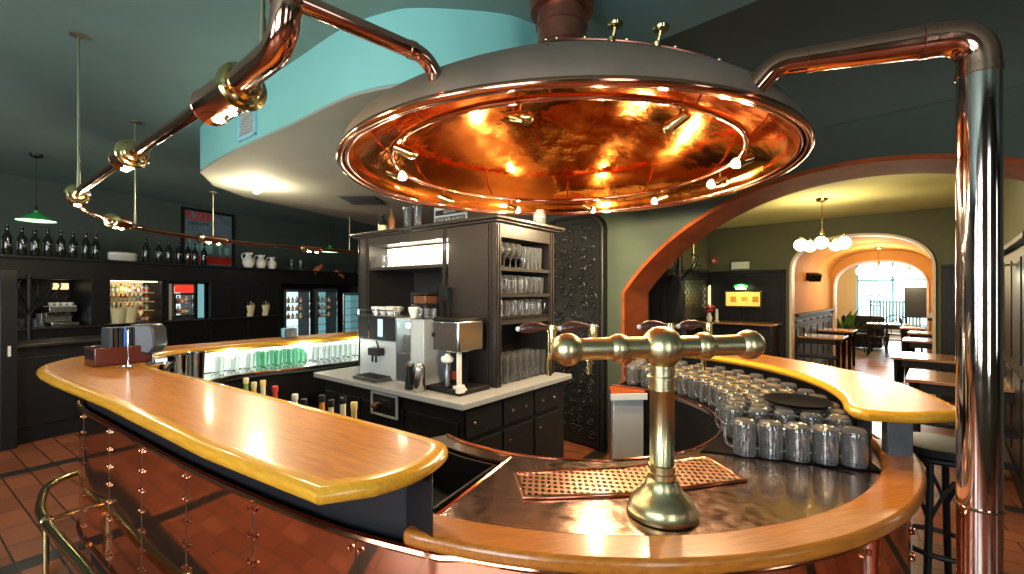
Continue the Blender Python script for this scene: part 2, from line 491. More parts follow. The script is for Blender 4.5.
def arch_wall(name, n0, th, s0, s1, arch, H, mat, soff=None, name2=None, wid2=None):
    """arch = outline [(s,z)] of the opening from floor left to floor right"""
    mb = MB()
    def col(sa, za, sb, zb):
        a0 = A1(sa, n0); b0 = A1(sb, n0); a1 = A1(sa, n0 + th); b1 = A1(sb, n0 + th)
        q = [mb.v((*a0, za)), mb.v((*b0, zb)), mb.v((*b0, H)), mb.v((*a0, H)), mb.v((*a1, za)), mb.v((*b1, zb)), mb.v((*b1, H)), mb.v((*a1, H))]
        for f in ((0, 1, 2, 3), (5, 4, 7, 6), (1, 0, 4, 5), (3, 2, 6, 7), (0, 3, 7, 4), (2, 1, 5, 6)): mb.f([q[i] for i in f])
    if arch[0][0] > s0: col(s0, 0, arch[0][0], 0)
    if s1 > arch[-1][0]: col(arch[-1][0], 0, s1, 0)
    for a, b in zip(arch, arch[1:]):
        if b[0] - a[0] > 1e-5: col(a[0], a[1], b[0], b[1])
    return struct(name, mb, mat, ang=60)
def lining(name, n0, n1, arch, th, mat):
    """lining boards of thickness th inside an opening"""
    cs = (arch[0][0] + arch[-1][0]) / 2; inner = []
    P2 = [Vector(p) for p in arch]
    off = offset(P2, -th)
    mb = MB(); V = []
    for p, q in zip(P2, off):
        a, b = A1(p[0], n0), A1(p[0], n1); c, d = A1(q[0], n0), A1(q[0], n1)
        V.append([mb.v((*a, p[1])), mb.v((*b, p[1])), mb.v((*d, q[1])), mb.v((*c, q[1]))])
    for A_, B_ in zip(V, V[1:]):
        for k in range(4): mb.f([A_[k], A_[(k + 1) % 4], B_[(k + 1) % 4], B_[k]])
    mb.f(V[0]); mb.f(V[-1][::-1])
    return struct(name, mb, mat, ang=60)
# arch of the main room: circle r 1.9 round (1.6, z 0.495), left spring 1.52, right jamb at s 2.6
arch_main = [(0, 0)] + [(s, 1.52 - 1.255 + math.sqrt(4.537 - (s - 1.72) ** 2)) for s in [2.6 * k / 30 for k in range(31)]] + [(2.6, 0)]
arch_wall('wall_right', 0, .44, -2.6, 6.5, arch_main, HC, 'green_wall')
lining('trim_2', -.015, .455, arch_main, .03, 'red_wood')
# other walls of the main room
def wl(a): return Vector((-6.9, 6.2)) + W * a
nl = Vector((-W.y, W.x))
struct('wall_left', MB().span(wl(-9.6) + nl * .1, wl(10.25) + nl * .1, .2, 0, HC), 'dark_wall')
struct('wall_back', MB().span((-2.93, 15.7), far_s + N * .1, .2, 0, HC), 'dark_wall')
# wall behind the camera with its windows
wins = [(-6.2, -4.2), (-2.9, -1.1), (1.0, 1.8), (4.6, 5.6)]
mb = MB(); x = -10.8
for a, b in wins:
    mb.box(((x + a) / 2, -2.55, HC / 2), (a - x, .2, HC)); x = b
    mb.box(((a + b) / 2, -2.55, .4), (b - a, .2, .8)); mb.box(((a + b) / 2, -2.55, (2.7 + HC) / 2), (b - a, .2, HC - 2.7))
mb.box(((x + 9.2) / 2, -2.55, HC / 2), (9.2 - x, .2, HC))
struct('wall_front', mb, 'dark_wall')
for i, (a, b) in enumerate(wins):
    mb = MB(); c = (a + b) / 2
    for zz in (.83, 2.67, 1.9): mb.box((c, -2.55, zz), (b - a, .07, .06))
    for xx in (a + .03, c, b - .03): mb.box((xx, -2.55, 1.75), (.06, .07, 1.9))
    struct('window_%d' % (i + 1), mb, 'pale_trim')
    struct('window_%d' % (i + 1), MB().box((c, -2.62, 1.75), (b - a, .01, 1.9)), 'daylight' if i < 3 else 'daylight_dim')
struct('wall_side', MB().span(A1(6.5), (9.1, -2.6), .2, 0, HC), 'dark_wall')

# ---- second room through the arch
H2 = 2.7
struct('ceiling', MB().prism([A1(-1.2, .44), A1(2.75, .44), A1(2.75, 4.98), A1(-1.2, 4.98)], H2, H2 + .05), 'yellow_ceiling')
struct('wall_left', MB().span(A1(-1.17, .44), A1(-1.17, 5.5), .2, 0, HC), 'olive_wall')
struct('wall_right', MB().span(A1(2.71, .44), A1(2.71, 5.4), .2, 0, H2), 'olive_wall')
def rarch(s0, s1, zs, rise, n=26, p=2.3):
    c = (s0 + s1) / 2; h = (s1 - s0) / 2; out = [(s0, 0)]
    for k in range(n + 1):
        th = PI - PI * k / n; cx = math.cos(th); sx = max(0, math.sin(th))
        out.append((c + h * math.copysign(abs(cx) ** (2 / p), cx), zs + rise * sx ** (2 / p)))
    out.append((s1, 0)); return out
arch_b = rarch(.296, 2.086, 1.86, .56)
arch_wall('wall_back', 4.98, .14, -1.2, 2.75, arch_b, H2 + .05, 'olive_wall')
lining('trim_3', 4.93, 5.14, arch_b, .035, 'pale_trim')
# passage behind it: barrel vault
out = offset([Vector(p) for p in arch_b], .1)
mb = MB(); V = []
for p, q in zip(arch_b, out):
    a, b = A1(p[0], 5.12), A1(p[0], 8.87); c, d = A1(q[0], 5.12), A1(q[0], 8.87)
    V.append([mb.v((*a, p[1])), mb.v((*b, p[1])), mb.v((*d, q[1])), mb.v((*c, q[1]))])
for A_, B_ in zip(V, V[1:]):
    for k in range(4): mb.f([A_[k], A_[(k + 1) % 4], B_[(k + 1) % 4], B_[k]])
struct('wall_passage', mb, 'orange_wall', ang=60)
arch_c = rarch(.33, 1.95, 1.62, .60)
arch_wall('wall_far', 8.87, .25, -1.2, 3.8, arch_c, 2.75, 'orange_wall')
lining('trim_4', 8.83, 9.14, arch_c, .035, 'pale_trim')
# third room
struct('floor', MB().prism([A1(-1.1, 9.0), A1(3.7, 9.0), A1(3.7, 16.6), A1(-1.1, 16.6)], -.02, .004), 'far_floor_wood')
struct('ceiling', MB().prism([A1(-1.2, 9.1), A1(3.8, 9.1), A1(3.8, 16.6), A1(-1.2, 16.6)], 2.7, 2.75), 'cream_wall')
struct('wall_left', MB().span(A1(-1.1, 9.1), A1(-1.1, 16.6), .2, 0, 2.72), 'orange_wall')
struct('wall_right', MB().span(A1(3.7, 9.1), A1(3.7, 16.6), .2, 0, 2.72), 'cream_wall')
mb = MB()
mb.span(A1(-1.2, 16.6), A1(-.1, 16.6), .2, 0, 2.72); mb.span(A1(2.9, 16.6), A1(3.8, 16.6), .2, 0, 2.72)
mb.span(A1(-.1, 16.6), A1(2.9, 16.6), .2, 0, .35); mb.span(A1(-.1, 16.6), A1(2.9, 16.6), .2, 2.55, 2.72)
struct('wall_far', mb, 'cream_wall')
mb = MB()
for s in (-.07, .9, 1.9, 2.87): mb.span(A1(s - .04, 16.6), A1(s + .04, 16.6), .08, .35, 2.55)
mb.span(A1(-.1, 16.6), A1(2.9, 16.6), .08, .35, .43); mb.span(A1(-.1, 16.6), A1(2.9, 16.6), .08, 1.9, 1.96)
struct('window_5', mb, 'light_blue')
struct('window_5', MB().span(A1(-.1, 16.68), A1(2.9, 16.68), .01, .35, 2.55), 'daylight_far')
# dark panelling of the second room: rails, stiles and raised fields
def dado(s0n, s1n, side, z1, name, flip):
    a, b = s0n, s1n; d = (b - a); L_ = d.length; d = d.normalized(); nrm = Vector((-d.y, d.x)) * flip
    mb = MB(); mb.span(a + nrm * .015, b + nrm * .015, .03, 0, z1)
    mb.span(a + nrm * .045, b + nrm * .045, .09, z1, z1 + .04); mb.span(a + nrm * .035, b + nrm * .035, .02, 0, .14)
    n = max(1, round(L_ / .62)); w = L_ / n
    for i in range(n):
        for (za, zb) in ((.22, .88), (.98, z1 - .08)):
            p0, p1 = a + d * (i * w + .06) + nrm * .036, a + d * ((i + 1) * w - .06) + nrm * .036
            if (p1 - p0).length > .05 and zb > za: mb.span(p0, p1, .014, za, zb)
    return struct(name, mb, 'black_wood', bevel=.004)
dado(A1(-1.07, 4.98), A1(.24, 4.98), 0, 1.86, 'trim_5', -1)
dado(A1(2.14, 4.98), A1(2.6, 4.98), 0, 1.86, 'trim_5', -1)
dado(A1(-1.07, .5), A1(-1.07, 4.93), 0, 1.86, 'trim_6', -1)
dado(A1(2.61, .5), A1(2.61, 4.93), 0, 1.86, 'trim_7', 1)
dado(A1(.296, 5.2), A1(.296, 8.8), 0, 1.1, 'trim_8', -1)
dado(A1(2.086, 5.2), A1(2.086, 8.8), 0, 1.1, 'trim_9', 1)

# ------------------------------------------------------------------ carved black door beside the arch
t = thing('carved_door', 'tall narrow black door of carved scrollwork with rounded top on the green wall', 'door', (*A1(-.46, -.03), 0))
def rd(s0, s1, zt, r=.14):
    return [(s0, .02), (s0, zt - r)] + [(s0 + r - r * math.cos(a), zt - r + r * math.sin(a)) for a in (.4, .8, 1.2)] + [(s0 + r, zt), (s1 - r, zt)] + [(s1 - r + r * math.sin(a), zt - r + r * math.cos(a)) for a in (.4, .8, 1.2)] + [(s1, zt - r), (s1, .02)]
mb = MB(); o_ = rd(-.86, -.16, 2.27)
lo = [mb.v((*A1(s, -.06), z)) for s, z in o_]; hi = [mb.v((*A1(s, 0), z)) for s, z in o_]
mb.f(lo); mb.f(hi[::-1])
for i in range(len(o_)): mb.f([lo[i], lo[(i + 1) % len(o_)], hi[(i + 1) % len(o_)], hi[i]])
make('door_leaf', mb, 'black', t)
mb = MB(); mb.tube([(*A1(s, -.075), z) for s, z in rd(-.85, -.17, 2.26)], .016, 8); mb.tube([(*A1(s, -.07), z) for s, z in rd(-.80, -.22, 2.20, .11)], .008, 6)
make('door_frame', mb, 'black_paint', t)
mb = MB(); rr = random.Random(3)
for i in range(110):
    s = -.76 + (i % 5) * .115 + rr.uniform(-.03, .03); z = .16 + (i // 5) * .094 + rr.uniform(-.02, .02); R_ = rr.uniform(.03, .055); a0 = rr.uniform(0, 6.28); sg = rr.choice((-1, 1))
    pts = []
    for k in range(14):
        a = a0 + sg * k * .62; q = R_ * (1 - k / 17)
        pts.append((*A1(s + q * math.cos(a), -.068), z + q * math.sin(a)))
    mb.tube(pts, [.009 - .0004 * k for k in range(14)], 5)
    mb.ball((*A1(s, -.068), z), .014, 6)
make('scroll_carving', mb, 'black_paint', t)

# ------------------------------------------------------------------ ceiling vents
t = thing('air_vent', 'pale louvred air vent on the teal upright face of the dropped ceiling', 'vent', (*front[13][:2], 2.86))
i = min(range(len(front) - 1), key=lambda k: abs((front[k][0] / front[k][1]) + .575))
c = Vector(front[i][:2]); d = (Vector(front[i + 1][:2]) - c).normalized(); nn = Vector((d.y, -d.x))
BASE[t.name] = Vector((c.x, c.y, 2.74)); t.location = BASE[t.name]
mb = MB()
for (a, b, z0, z1) in ((-.15, .15, 2.74, 2.76), (-.15, .15, 2.99, 3.01), (-.15, -.13, 2.74, 3.01), (.13, .15, 2.74, 3.01)): mb.span(c + d * a + nn * .012, c + d * b + nn * .012, .024, z0, z1)
make('vent_frame', mb, 'light_blue', t, bevel=.002)
mb = MB()
for k in range(10): mb.span(c + d * -.13 + nn * .010, c + d * .13 + nn * .010, .012, 2.765 + k * .0225, 2.777 + k * .0225)
make('louvre', mb, 'silver_paint', t)
t = thing('ceiling_grille', 'dark rectangular grille set in the underside of the dropped ceiling', 'vent', (-1.9, 5.75, 2.69))
mb = MB(); mb.box((-1.9, 5.75, 2.695), (.48, .55, .012)); make('grille_frame', mb, 'grey_paint', t)
mb = MB()
for k in range(8): mb.box((-1.9, 5.53 + k * .062, 2.683), (.42, .02, .014))
make('grille_slats', mb, 'black', t)

# ------------------------------------------------------------------ poster
pc = wl(2.68) + Vector((W.y, -W.x)) * .03
t = thing('framed_poster', 'framed city poster with red capital lettering high on the left wall', 'poster', (pc.x, pc.y, 1.98))
mb = MB(); a_, b_ = pc - W * .50, pc + W * .50
nr = Vector((W.y, -W.x))
mb.span(a_, b_, .03, 1.98, 2.03); mb.span(a_, b_, .03, 3.03, 3.08); mb.span(a_, a_ + W * .05, .03, 1.98, 3.08); mb.span(b_ - W * .05, b_, .03, 1.98, 3.08)
make('frame', mb, 'black_wood', t)
make('print', MB().span(a_ + W * .04, b_ - W * .04, .01, 2.02, 3.04), 'poster_blue', t)
q = pc + nr * .008
make('red_band', MB().span(q - W * .42 + nr * .002, q + W * .44 + nr * .002, .004, 2.06, 2.20), 'red', t)
text_mesh('lettering', 'PLZEN', .20, 'red', facing((*(q - W * .19), 2.93), W), t, .002, .006)
text_mesh('small_lettering', 'MAD CITY', .08, 'bottle_dark', facing((*(q - W * .20), 2.80), W), t, .002)
mb = MB()
for (u, z, w_, h_) in ((-.38, 2.25, .03, .30), (-.30, 2.25, .10, .16), (-.16, 2.25, .05, .26), (-.06, 2.25, .12, .18), (.02, 2.50, .10, .05), (.12, 2.40, .14, .10), (.18, 2.25, .05, .24), (.30, 2.25, .09, .14)):
    mb.span(q + W * u, q + W * (u + w_), .004, z, z + h_)
make('skyline_drawing', mb, 'teal_bright', t)
def inset(poly, d):
    a = sum(poly[i][0] * poly[(i + 1) % len(poly)][1] - poly[(i + 1) % len(poly)][0] * poly[i][1] for i in range(len(poly)))
    return offset(poly, d if a > 0 else -d, True)
# ------------------------------------------------------------------ the bar
def pol(r, a, c=CC): return Vector((c[0] + r * math.cos(math.radians(a)), c[1] + r * math.sin(math.radians(a))))
# outside path of the bar front, from beside the arch round to the far left
circ = [Vector(p) for p in arc(CC, 1.31, 60, -108, 56)]
left = smooth([(-.14, 1.055), (-.48, 1.20), (-.93, 1.465), (-1.39, 1.77), (-2.0, 2.20), (-2.36, 2.46), (-2.53, 2.66), (-2.58, 2.92), (-2.46, 3.3), (-2.0, 3.95), (-1.42, 4.7)], 7)[1:]
panel = circ + [Vector(p[:2]) for p in left]
def inward(path, d): return offset(path, d)     # path runs clockwise seen from above: left side is outside
t = thing('bar_counter', 'curved bar front clad in riveted polished copper above a black plinth', 'bar', (-.6, 1.3, 0))
sgn = -1 if (offset(panel, .1)[5] - Vector(CC)).length > 1.31 else 1
def inn(path, d): return offset(path, sgn * d)
make('copper_cladding', MB().band(panel, inn(panel, .02), .20, .885), 'copper_panel', t, ang=30)
make('plinth', MB().band(inn(panel, .05), inn(panel, .09), 0, .20), 'black_wood', t, ang=30)
make('back_board', MB().band(inn(panel, .035), inn(panel, .06), .20, .885), 'black_wood', t, ang=30)
o_ = [(*p, .893) for p in inn(panel, -.004)]
make('bead_rail', MB().tube(o_, .011, 8), 'copper', t)
make('lower_bead', MB().tube([(*p, .205) for p in inn(panel, -.004)], .009, 8), 'copper', t)
# rivets: pairs of pyramids along each panel seam
cum = [0.]
for a, b in zip(panel, panel[1:]): cum.append(cum[-1] + (b - a).length)
def along(u):
    for i in range(len(panel) - 1):
        if cum[i + 1] >= u:
            f = (u - cum[i]) / (cum[i + 1] - cum[i]); d = (panel[i + 1] - panel[i]).normalized()
            return panel[i].lerp(panel[i + 1], f), d
    return panel[-1], (panel[-1] - panel[-2]).normalized()
m0 = MB(); m0.lathe([(.0085, 0), (.0085, .003), (.005, .009), (0, .011)], seg=8); rv = make('rivet', m0, 'copper', t, local=True); first = True
iref = min(range(len(panel)), key=lambda i: (panel[i] - Vector((-.777, 1.405))).length)
seams = []
u = cum[iref] - .45 * int(cum[iref] / .45) + .1 * 0
while u < cum[-1] - 1.2:
    if u > .05: seams.append(u)
    u += .45
stuff = MB(); cand = []
for u in seams:
    for du in (-.016, .016):
        p, d = along(u + du); nrm = Vector((d.y, -d.x)) * sgn; nrm = nrm if (p + nrm * .1 - inn(panel, .0)[0]).length > 0 else nrm
        if ((p + nrm * .05) - Vector(CC)).length < (p - Vector(CC)).length: nrm = -nrm
        for k in range(8):
            z = .855 - .083 * k
            y = 292 + (EYE - z) * FPX / p.y; x = 512 + p.x / p.y * FPX
            vis = 0 < x < 1024 and y < 590 and p.y > .5
            cand.append((not vis, p.length, p, nrm, z))
cand.sort(key=lambda q: (q[0], q[1]))
for i, (nv, dist, p, nrm, z) in enumerate(cand):
    if i < 98 and not nv:
        o = rv if first else rv.copy()
        if not first: COL.objects.link(o)
        first = False; o.parent = t
        o.location = Vector((p.x, p.y, z)) - BASE[t.name]
        o.rotation_mode = 'QUATERNION'; o.rotation_quaternion = Vector((0, 0, 1)).rotation_difference(Vector((nrm.x, nrm.y, 0)))
    else: stuff.lathe([(.0085, 0), (.0085, .003), (.005, .009), (0, .011)], (p.x, p.y, z), 6, (nrm.x, nrm.y, 0))
o = make('rivet_rows', stuff, 'copper', t); o['kind'] = 'stuff'
mb = MB()
for u in seams:
    p, d = along(u); nrm = Vector((d.y, -d.x))
    if ((p + nrm * .05) - Vector(CC)).length < (p - Vector(CC)).length: nrm = -nrm
    mb.box((*(p + nrm * .0005), .545), (.0012, .003, .67), ax=d)
make('cladding_seam', mb, 'dark_steel', t)
# black upstand that carries the high oak top, closed by a post at its right end
iend = next(i for i, p in enumerate(panel) if i > 30 and p.x / p.y < -.20)
up = panel[iend:]
upo, upi = inn(up, .03), inn(up, .07)
make('upstand', MB().band(upo, upi, .885, 1.07), 'black_paint', t, ang=30)
e0 = upo[0]
make('end_post', MB().prism([e0 + Vector((-.02, -.0)), (-.1756 * 1.06, 1.06), (-.1756 * 1.17, 1.17), (-.1756 * 1.17 - .085, 1.23)], .885, 1.07), 'black_paint', t, bevel=.004)
# support of the right hand high top
make('upstand', MB().band(arc(CC, 1.20, -24, 60, 20), arc(CC, 1.25, -24, 60, 20), .905, 1.07), 'black_paint', t, ang=30)
pp = pol(1.285, -33)
make('counter_post', MB().box((pp.x, pp.y, (.94 + 1.07) / 2), (.075, .05, .13), rz=math.radians(-20)), 'grey_paint', t, bevel=.003)
# inner walls of the serving well
wellR = [pol(.72, a) for a in range(60, -116, -6)]
make('inner_wall', MB().band(wellR, [pol(.75, a) for a in range(60, -116, -6)], 0, .895), 'black_wood', t, ang=30)
# steel end panel beside the arch
a0, a1 = pol(.70, 61), pol(1.27, 61)
make('end_panel', MB().span(a0, a1, .025, 0, .895), 'steel', t)
t = thing('steel_cabinet', 'low steel cabinet with pale front standing in the serving well beside the arch', 'cabinet', (.74, 2.9, 0))
cp = [Vector((.60, 2.72)), Vector((.815, 2.74)), Vector((.83, 2.90)), Vector((.63, 2.92))]
make('body', MB().prism(inset(cp, .012), .0, .885), 'silver_paint', t, bevel=.004)
make('top', MB().prism(cp, .885, .912), 'red_wood', t, bevel=.004)
make('lip', MB().span((.595, 2.712), (.82, 2.732), .012, .868, .905), 'white', t)

# ---- copper worktop ring
t = thing('copper_worktop', 'round copper worktop under the brass tap tower, edged with an oak ledge', 'worktop', (.3, 1.2, .895))
A_ = arc(CC, .70, -114.5, 60, 60); B_ = arc(CC, 1.26, -114.5, 60, 60)
make('copper_top', MB().band(A_, B_, .896, .918), 'copper_worktop', t, ang=30)
rim = [(*p, .918) for p in arc(CC, .705, -144, 60, 60)]
make('inner_rim', MB().tube(rim, .007, 8), 'copper', t)
make('rim_strip', MB().band(arc(CC, .70, -145, -114.5, 12), arc(CC, .78, -145, -114.5, 12), .896, .916), 'copper_worktop', t)
sp_ = pol(.74, -114.3), pol(1.24, -114.7)
make('end_bead', MB().tube([(*sp_[0], .914), (*sp_[1], .914)], .008, 8), 'copper', t)
lo_, li_ = arc(CC, 1.345, -115, -25, 48), arc(CC, 1.235, -115, -25, 48)
make('oak_ledge', MB().band(lo_, li_, .905, .943), 'oak_ledge', t, bevel=.012, bseg=3)
# sink left of it
t = thing('sink', 'dark sink basin between the copper worktop and the high oak bar', 'sink', (-.3, 1.5, .75))
mb = MB(); si, so = [pol(.79, a) for a in range(-117, -145, -3)], [pol(1.16, a) for a in range(-117, -145, -3)]
mb.band(si, so, .74, .75); mb.band(si, [pol(.80, a) for a in range(-117, -145, -3)], .74, .905); mb.band([pol(1.15, a) for a in range(-117, -145, -3)], so, .74, .905)
mb.span(pol(.79, -117), pol(1.16, -117), .01, .74, .905); mb.span(pol(.79, -144), pol(1.16, -144), .01, .74, .905)
make('basin', mb, 'black_paint', t)
mb = MB(); mb.lathe([(.03, 0), (.03, .004), (.018, .006), (.018, .002)], (*pol(.97, -134), .751), 16); make('drain', mb, 'steel', t)
pth = smooth([(*pol(.80, -146), .905), (*pol(.80, -146), 1.00), (*pol(.86, -146), 1.04), (*pol(.94, -146), 1.02), (*pol(.95, -146), .98)], 5)

# ---- high oak tops
outer = [(-.40, .915), (-.815, 1.175), (-1.54, 1.69), (-2.12, 2.07)]
tail = smooth([(-2.12, 2.07), (-2.43, 2.30), (-2.62, 2.52), (-2.72, 2.82), (-2.68, 3.15), (-2.45, 3.55), (-2.0, 4.15), (-1.5, 4.8)], 6)
outline = [Vector(p) for p in outer[:3]] + [Vector(p[:2]) for p in tail]
innr = smooth([(-1.2, 4.62), (-1.80, 3.85), (-2.18, 3.33), (-2.33, 3.0), (-2.18, 2.68), (-1.85, 2.37), (-1.39, 2.07), (-.61, 1.53), (-.23, 1.262), (-.17, 1.19), (-.175, 1.11), (-.22, 1.02), (-.29, .955)], 5)
outline += [Vector(p[:2]) for p in innr]
t = thing('oak_countertop', 'long high oak bar top sweeping from the foreground corner to the far left', 'bar top', (-.6, 1.3, 1.07))
make('top_board', MB().prism(inset(outline, .042), 1.073, 1.117), 'oak', t)
def moulding(poly, w, z0, z1):
    h = z1 - z0; pr = [(w, z0), (.012, z0), (.003, z0 + .008), (0, z0 + h * .4), (0, z0 + h * .6), (.004, z1 - .009), (.012, z1 - .002), (.020, z1), (w, z1)]
    loops = []
    for d, z in pr: loops.append([(p[0], p[1], z) for p in inset(poly, d)])
    mb = MB(); V = [[mb.v(p) for p in L] for L in loops]; n = len(poly)
    for A, B in zip(V, V[1:] + V[:1]):
        for i in range(n): mb.f([A[i], A[(i + 1) % n], B[(i + 1) % n], B[i]])
    return mb
make('edge_moulding', moulding(outline, .042, 1.080, 1.118), 'oak_edge', t)
outl = [Vector(p) for p in arc(CC, 1.475, 62, -31, 30)] + [pol(1.44, -33.5), pol(1.33, -37.5), pol(1.2, -40.5), pol(1.15, -39.5)] + [Vector(p) for p in arc(CC, 1.13, -36, 62, 30)]
t = thing('oak_countertop', 'curved high oak bar top ending in a point above the upturned mugs', 'bar top', (1.5, 2.2, 1.07))
make('top_board', MB().prism(inset(outl, .03), 1.073, 1.113), 'oak_ledge', t)
make('edge_moulding', moulding(outl, .03, 1.078, 1.114), 'oak_edge', t)

# ---- steel worktop along the inside of the far side
t = thing('steel_worktop', 'narrow steel worktop curving round the inside of the far bar under the lit glasses', 'worktop', (-2.1, 3.4, .895))
wo = [Vector(p[:2]) for p in smooth([(-1.30, 4.45), (-1.95, 3.70), (-2.34, 3.20), (-2.42, 2.95), (-2.36, 2.72), (-2.1, 2.42), (-1.7, 2.13)], 6)]
wi = [Vector(p[:2]) for p in smooth([(-1.02, 4.30), (-1.55, 3.68), (-1.90, 3.38), (-2.03, 3.15), (-2.0, 2.93), (-1.78, 2.68), (-1.50, 2.44)], 6)]
make('steel_top', MB().band(wo, wi, .885, .918), 'steel', t, ang=30)
make('inner_rim', MB().tube([(*p, .915) for p in wi], .012, 8), 'chrome', t)
make('lower_cabinet', MB().band(inn(wi, 0) if False else [p + (q - p) * .2 for p, q in zip(wi, wo)], [p + (q - p) * .9 for p, q in zip(wi, wo)], .0, .884), 'black_wood', t, ang=30)
# under-counter strip lights of the far side (they give off light)
ls = thing('strip_light', 'bright white strip light under the far bar top above the glasses', 'light', (-1.9, 3.75, 1.05))
sl0, sl1 = Vector((-2.28, 3.40)), Vector((-1.36, 4.52))
make('fitting', MB().span(sl0, sl1, .05, 1.052, 1.069), 'white', ls)
make('tube', MB().tube([(*sl0, 1.044), (*sl1, 1.044)], .010, 8), 'cold_light', ls)
for k in range(3):
    q = sl0.lerp(sl1, .08 + .4 * k) + Vector((.08, -.06)); lamp('strip_glow', (q.x, q.y, 1.03), 16.0, (.93, 1, .85), .03)
bp_ = solo('splash_back', MB().band([(-2.395, 3.03), (-2.315, 3.24), (-2.06, 3.62), (-1.37, 4.52)], [(-2.405, 3.035), (-2.325, 3.245), (-2.07, 3.63), (-1.38, 4.53)], .925, 1.065), 'splash_added_glow', 'back panel behind the glasses under the far bar top, its glow added', 'panel')  # emission added to this panel to brighten the glasses

# ---- brass foot rail
t = thing('foot_rail', 'polished brass foot rail on posts along the copper bar front', 'rail', (-2.47, 2.39, 0))
rp = smooth([(-2.62, 3.30), (-2.88, 3.12), (-2.92, 2.86), (-2.72, 2.60), (-2.47, 2.385), (-1.83, 1.95), (-1.22, 1.50), (-.72, 1.16), (-.2, .93)], 8)
make('rail', MB().tube([(p.x, p.y, .30) for p in [Vector((q[0], q[1], 0)) for q in rp]], .024, 14), 'brass', t)
for (x, y) in ((-2.47, 2.385), (-1.52, 1.72), (-.72, 1.16)):
    d = Vector((.57, .82)); q = Vector((x, y))
    mb = MB(); mb.cyl((x, y, 0), (x, y, .30), .013, seg=12); mb.lathe([(.03, 0), (.03, .006), (.016, .012)], (x, y, 0), 16); make('post', mb, 'brass', t)
    mb = MB(); mb.cyl((x, y, .31), (*(q + d * .165), .31), .010, seg=10); make('bracket', mb, 'brass', t)
    make('clamp', MB().ball((x, y, .305), .031, 14), 'brass', t)

# ---- drip tray
t = thing('drip_tray', 'perforated copper drip tray set into the worktop behind the tap tower', 'drip tray', (.37, 1.46, .917))
q4 = [Vector(p) for p in ((.031, 1.30), (.39, 1.325), (.748, 1.425), (.71, 1.63), (.36, 1.535), (.005, 1.488))]
make('perforated_plate', MB().prism(inset(q4, .012), .919, .923), 'perforated', t)
make('tray_frame', MB().band(q4, inset(q4, .013), .918, .928, True), 'copper', t, bevel=.003)

# ---- tap tower
t = thing('beer_tap_tower', 'brushed brass beer tower with T shaped crossbar of spheres on fluted column', 'beer tap', (.409, 1.227, .918))
cx, cy = .409, 1.227; bd = Vector((.979, .20)).normalized(); bn = Vector((-bd.y, bd.x)); zc = 1.37
make('base_flange', MB().lathe([(.088, 0), (.094, .004), (.094, .014), (.088, .02), (.086, .028), (.080, .040), (.066, .052), (.052, .066), (.045, .08), (.042, .092), (.036, .098), (.036, .108)], (cx, cy, .918), 48), 'brushed_brass', t)
mb = MB(); L_ = []
for (z, r) in ((1.02, .034), (1.045, .034), (1.048, .0325), (1.255, .0325), (1.258, .034), (1.32, .034)):
    fl = .0325 == r
    L_.append([(cx + (r - (.0042 if fl and k % 2 else 0)) * math.cos(k * 2 * PI / 56), cy + (r - (.0042 if fl and k % 2 else 0)) * math.sin(k * 2 * PI / 56), z) for k in range(56)])
mb.rings(L_); make('fluted_column', mb, 'brushed_brass', t, ang=50)
mb = MB()
for z, r in ((1.028, .0385), (1.048, .0360), (1.258, .0360), (1.288, .0385), (1.318, .0360)): make('column_ring', MB().lathe([(r - .005, -.005), (r, -.003), (r, .003), (r - .005, .005)], (cx, cy, z), 40), 'brushed_brass', t)
def B(u, n=0., z=0.): return (cx + bd.x * u + bn.x * n, cy + bd.y * u + bn.y * n, zc + z)
mb = MB(); mb.cyl(B(-.27), B(.27), .029, seg=32)
make('crossbar', mb, 'brushed_brass', t)
for u, r in ((0, .057), (-.127, .0385), (.127, .0385), (-.27, .043), (.27, .042)): make('sphere', MB().ball(B(u), r, 36), 'brushed_brass', t)
for i, u in enumerate((-.285, -.165, .075, .2)):
    mb = MB(); mb.cyl(B(u, .02, .012), B(u, .085, .012), .012, seg=14); mb.cyl(B(u, .085, -.02), B(u, .085, .058), .0125, seg=16); mb.lathe([(.0145, 0), (.0145, .014), (.010, .018)], B(u, .085, .04), 16)
    tp = make('tap_body', mb, 'brass', t)
    mb = MB(); mb.tube([B(u, .085, .0), B(u, .095, -.015), B(u - .004, .10, -.045), B(u - .006, .10, -.085)], [.009, .009, .008, .0075], 12); make('spout', mb, 'brass', tp)
    mb = MB(); pts = [B(u - .012 - k * .0105, .085, .050 + .004 * math.sin(k * .5)) for k in range(9)]
    mb.tube(pts, [.007, .008, .010, .0125, .0145, .0155, .0145, .0115, .006], 14); make('lever', mb, 'lever_wood', tp)
    make('lever_tip', MB().ball(B(u - .012 - 8.2 * .0105, .085, .0485), .0072, 10), 'porcelain', tp)

